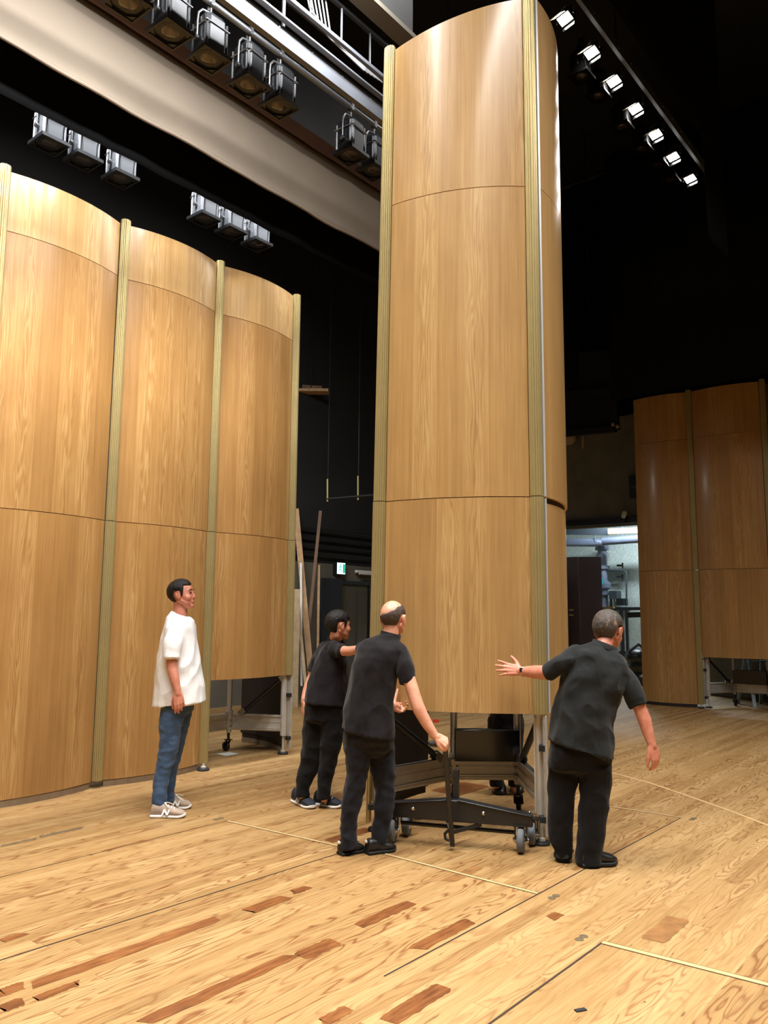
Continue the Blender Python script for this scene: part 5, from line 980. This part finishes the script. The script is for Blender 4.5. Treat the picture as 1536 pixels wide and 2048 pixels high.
# ================================================================== PIPE ROOM BEHIND THE BACK WALL
M['pipe_grey'] = mat('grey_painted_pipe', lin(112, 120, 140), .45, vary=.1, vscale=6); M['maroon'] = mat('maroon_door', lin(62, 34, 34), .5, vary=.15, vscale=3); M['maroon_grey'] = mat('maroon_grey_door', lin(72, 54, 58), .5, vary=.15, vscale=3); M['brass'] = mat('brass', lin(216, 190, 110), .3, metal=.9)
M['frame_grey'] = mat('grey_steel_frame', lin(72, 80, 90), .5, metal=.3); M['cyan'] = mat('cyan_valve', lin(90, 190, 205), .4); M['machine_black'] = mat('machine_black', lin(30, 32, 36), .35)
def pipe_room():
    UW = 20.0
    quadwall('wall_pipe_room_back', UV(UW, 10.4), UV(UW, 3.6), 0, 4.6, 'concrete'); quadwall('wall_pipe_room_side', UV(UW, 3.7), UV(16.5, 3.7), 0, 4.6, 'concrete'); quadwall('wall_pipe_room_end', UV(16.5, 10.3), UV(UW, 10.3), 0, 4.6, 'concrete')
    b = MB(); b.obox(UV(18.2, 7, 4.6), UV(1.8, 0, 0), UV(0, 3.5, 0), Vector((0, 0, .05))); struct(b.build('ceiling_pipe_room', 'concrete', None, smooth=None))
    area('pipe_room_lamp', UV(18.2, 6.9, 4.3), .3, 2.4, 240, (.80, .93, 1.0)); U = 19.6
    lt = thing('ceiling_lamp', 'long lamp lighting the pipe room over the doorway', 'lamp', UV(18.2, 6.9, 4.4)); MB().box(UV(18.2, 6.9, 4.42), (.34, 2.5, .12), radians(51)).build('casing', 'white_paint', lt)
    O = lambda x, y, u=U: onu(x, y, u)
    r = thing('riser_pipe', 'thick grey vertical pipe with flanges in the pipe room', 'pipe', Vector((*O(1207, 1300).xy, 0))); x0 = O(1207, 1200); pz = lambda y: O(1207, y).z; base = Vector((x0.x, x0.y, 0))
    MB().cyl(base + Z * .02, base + Z * pz(1088), .112, 28).build('pipe_body', 'pipe_grey', r)
    for y in (1097, 1135, 1187, 1167): MB().lathe(base + Z * (pz(y) - .04), [(.115, 0), (.175, .0), (.175, .035), (.175, .045), (.175, .08), (.115, .08)], 28).build('flange', 'pipe_grey', r)
    b = MB(); b.lathe(base + Z * pz(1180), [(.12, 0), (.2, .05), (.2, .16), (.12, .24)], 28); b.build('valve_body', 'pipe_grey', r); vc = base + Z * pz(1164) + UV(-.2, -.02, 0); b = MB(); b.lathe(vc, [(.07, -.01), (.1, -.01), (.1, .015), (.07, .015)], 22, 0, axis=(CA, SA, 0)); b.build('valve_wheel', 'cyan', r)
    tag(MB().tube([O(1120, 1085, 19.3), O(1196, 1085, 19.3), O(1206, 1086, 19.4), O(1209, 1094, 19.55)], .105, 20).build('main_pipe', 'pipe_grey'), 'thick grey pipe running under the ceiling into the riser', 'pipe')
    tag(MB().tube([O(1206, 1083, 19.1), O(1300, 1076, 19.1)], .10, 20).build('main_pipe', 'pipe_grey'), 'pale lit pipe under the ceiling on the doorway side of the riser', 'pipe')
    for x, lab in ((1190, 'hanger rod over the pipe on the maroon door side'), (1245, 'hanger rod over the pale lit pipe')): tag(MB().cyl(O(x, 1083, 19.2), O(x, 1040, 19.2), .02, 8).build('hanger_rod', 'pipe_grey'), 'thin ' + lab, 'rod')
    tag(MB().bar(O(1217, 1063, 18.6), O(1300, 1060, 18.6), .1, .14).build('timber_beam', 'timber_pale'), 'pale timber beam at the head of the pipe room', 'beam'); tag(MB().bar(O(1100, 1062, 18.7), O(1216, 1064, 18.7), .1, .16).build('steel_beam', 'frame_grey'), 'dark steel beam beside the pale timber at the pipe room head', 'beam')
    b = MB(); b.tube([O(1212, 1141), O(1248, 1141), O(1252.5, 1144), O(1253, 1150), O(1253, 1212)], .022, 10); r2 = b.build('conduit', 'frame_grey'); tag(r2, 'thin bent conduit on the concrete wall beside the riser', 'conduit')
    for (x, y) in ((1240, 1131), (1240, 1154)): 
        q = thing('wall_bracket', 'small dark bracket on the concrete, %s the thin conduit bend' % ('above' if y < 1140 else 'inside'), 'bracket', O(x, y, 19.85)); MB().bar(O(x - 6, y, 19.7), O(x + 5, y, 19.7), .05, .05).build('arm', 'machine_black', q); MB().bar(O(x + 5, y - 4, 19.7), O(x + 5, y + 3, 19.88), .04, .04).build('plate', 'machine_black', q)
    q = thing('pump_unit', 'grey pump box with small pipes beside the riser', 'pump', O(1235, 1216)); MB().box(O(1230, 1190, 19.6), (.3, .2, .2), R51).build('motor_box', 'frame_grey', q); MB().box(O(1244, 1204, 19.6), (.28, .2, .17), R51).build('control_box', 'machine_black', q)
    for x in (1222, 1228): MB().cyl(O(x, 1193), O(x, 1222), .03, 10).build('small_pipe', 'white_paint' if x > 1225 else 'frame_grey', q)
    MB().box(O(1240, 1216, 19.6), (.7, .3, .05), R51).build('shelf', 'frame_grey', q); MB().cyl(O(1240, 1216), Vector((*O(1240, 1216).xy, 0)), .03, 8).build('shelf_leg', 'frame_grey', q)
    g = thing('steel_gate', 'grey steel framed gate standing before the pipes', 'gate', Vector((*O(1248, 1300, 18.0).xy, 0))); UG = 18.0
    for x in (1208, 1244, 1253, 1296):
        p = O(x, 1217, UG); MB().bar(p, Vector((p.x, p.y, 0)), .06, .06, up=(CA, SA, 0)).build('gate_post', 'frame_grey', g)
    for y0 in (1218, 1306): MB().bar(O(1206, y0, UG), O(1298, y0 - 1, UG), .05, .07).build('gate_rail', 'frame_grey', g)
    MB().bar(O(1254, 1230, UG), O(1296, 1229, UG), .03, .12).build('gate_rail', 'machine_black', g)
    # black rounded machine on the floor
    m = Vector((*O(1276, 1330, 17.6).xy, 0)); q = thing('floor_machine', 'black rounded machine on the floor inside the pipe room doorway', 'machine', m); MB().ell(m + Z * .62, Vector((.28, 0, 0)), Vector((0, .28, 0)), Z * .2, 24).build('tank', 'machine_black', q); MB().lathe(m, [(.26, 0.0), (.3, .06), (.3, .2), (.2, .3), (.24, .42), (.2, .5)], 28).build('body', 'machine_black', q); MB().tube([m + Vector((-.1, -.1, .5)), m + Vector((-.25, -.2, .75)), m + Vector((-.05, -.25, .9)), m + Vector((.15, -.2, .75))], .035, 12).build('hose', 'black_rubber', q)
    # maroon double door standing open before the doorway
    d = MB(); a0, a1 = O(1128, 1200, 16.9), O(1158, 1200, 16.9); zt = O(1150, 1114, 16.9).z; d.bar(Vector((a0.x, a0.y, zt / 2)), Vector((a1.x, a1.y, zt / 2)), .05, zt); dd = struct(d.build('door_2', 'maroon', None, smooth=None))
    d = MB(); a2 = O(1204, 1200, 17.25); d.bar(Vector((a1.x, a1.y, zt / 2)) + UV(.03, 0), Vector((a2.x, a2.y, zt / 2)), .05, zt); d3 = struct(d.build('door_3', 'maroon_grey', None, smooth=None))
    for y in (1220, 1230): MB().bar(O(1139, y, 16.8), O(1147, y, 16.8), .03, .03).build('door_handle', 'brass', dd)
    MB().bar(O(1206, 1216, 17.2), O(1228, 1215, 17.1), .05, .04).build('door_handle', 'brass', d3)
    # fittings on the back wall above the doorway
    UB = 16.25
    b = MB(); b.bar(O(1090, 1050, 16.2), O(1330, 1036, 16.2), .12, .13); struct(b.build('trim_2', 'black_paint', None, smooth=None))
    r = thing('spot_camera', 'small white spotlight on the black lintel over the pipe room', 'spotlight', O(1245, 1037, 16.05)); p = O(1246, 1036, 16.02); MB().lathe(p, [(.03, 0), (.05, .03), (.05, .14), (.02, .17)], 16, 0, axis=(.2, -.3, .9)).build('housing', 'white_paint', r); MB().lathe(p - Vector((.02, -.02, .05)), [(.045, 0), (.045, .03)], 16, 0, axis=(.3, -.3, .9)).build('lens_ring', 'black_paint', r)
    p = O(1139, 876, 16.12); r = thing('wall_lamp', 'round pale wall lamp peeping out beside the tall tower', 'lamp', p); MB().lathe(p, [(.16, 0), (.155, .05), (.11, .1), (.04, .13)], 26, 0, axis=(-CA, -SA, 0)).build('globe', 'timber_pale', r)
    o = MB().bar(O(1166, 868, 16.1), O(1166, 897, 16.1), .03, .05).build('pull_stick', 'timber_pale'); tag(o, 'short pale stick hanging beside the round wall lamp', 'stick')
    r = thing('wall_vent', 'black vent grille beside the dim oak tower on the grey wall', 'vent', O(1271, 973, UB)); c = O(1272, 973, UB); b = MB(); b.obox(c, UV(.03, 0, 0), UV(0, .14, 0), Vector((0, 0, .24))); b.build('grille', 'black_paint', r, smooth=None); MB().bar(O(1262, 974, UB - .04), O(1282, 973, UB - .04), .02, .015).build('bar', 'rail_grey', r)
    # hung black box frame
    q = thing('cloth_box', 'dim black steel frame hung high beside the tall tower', 'frame', O(1190, 790, 14.6)); UH = 14.6
    for a, c in (((1120, 868), (1232, 858)), ((1120, 716), (1222, 706)), ((1222, 704), (1232, 860)), ((1120, 790), (1228, 782))): MB().bar(O(*a, UH), O(*c, UH), .12, .12, up=(CA, SA, 0)).build('bar', 'charcoal', q)
    b = MB(); b.add([O(1120, 716, UH + .2), O(1222, 706, UH + .2), O(1232, 860, UH + .2), O(1120, 868, UH + .2)], [(0, 1, 2, 3)]); pb = b.build('cloth', 'black_wall', q, smooth=None); s_ = pb.modifiers.new('t', 'SOLIDIFY'); s_.thickness = .02
    for x, y in ((1226, 849), (1235, 853)): MB().lathe(O(x, y, UH - .1), [(.02, -.03), (.035, -.02), (.035, .02), (.02, .03)], 12, 0).build('knob', 'yellow', q)
    p = O(1180, 710, UH); MB().cyl(p, Vector((p.x, p.y, TOPZ)), .012, 8).build('hanging_wire', 'black_paint', q)
    # stepladder standing inside the far tower
    q = thing('stepladder', 'white-blue stepladder inside the dim far tower', 'ladder', Vector((*at(1515, 1400, 14.0).xy, 0))); bx = q.location; M['ladder'] = mat('ladder_aluminium', lin(176, 190, 204), .4, metal=.5)
    for sx in (-1, 1):
        for sy in (-1, 1): MB().bar(bx + Vector((sx * .2, sy * .32, 0)), bx + Vector((sx * .13, sy * .03, .95)), .05, .03, up=(0, 1, 0)).build('stile', 'ladder', q)
    for k in range(3): MB().bar(bx + Vector((-.17, -.24 + k * .08, .25 + k * .25)), bx + Vector((.17, -.24 + k * .08, .25 + k * .25)), .08, .03).build('tread', 'ladder', q)
    MB().box(bx + Z * .96, (.32, .14, .03)).build('top_cap', 'ladder', q)
pipe_room()
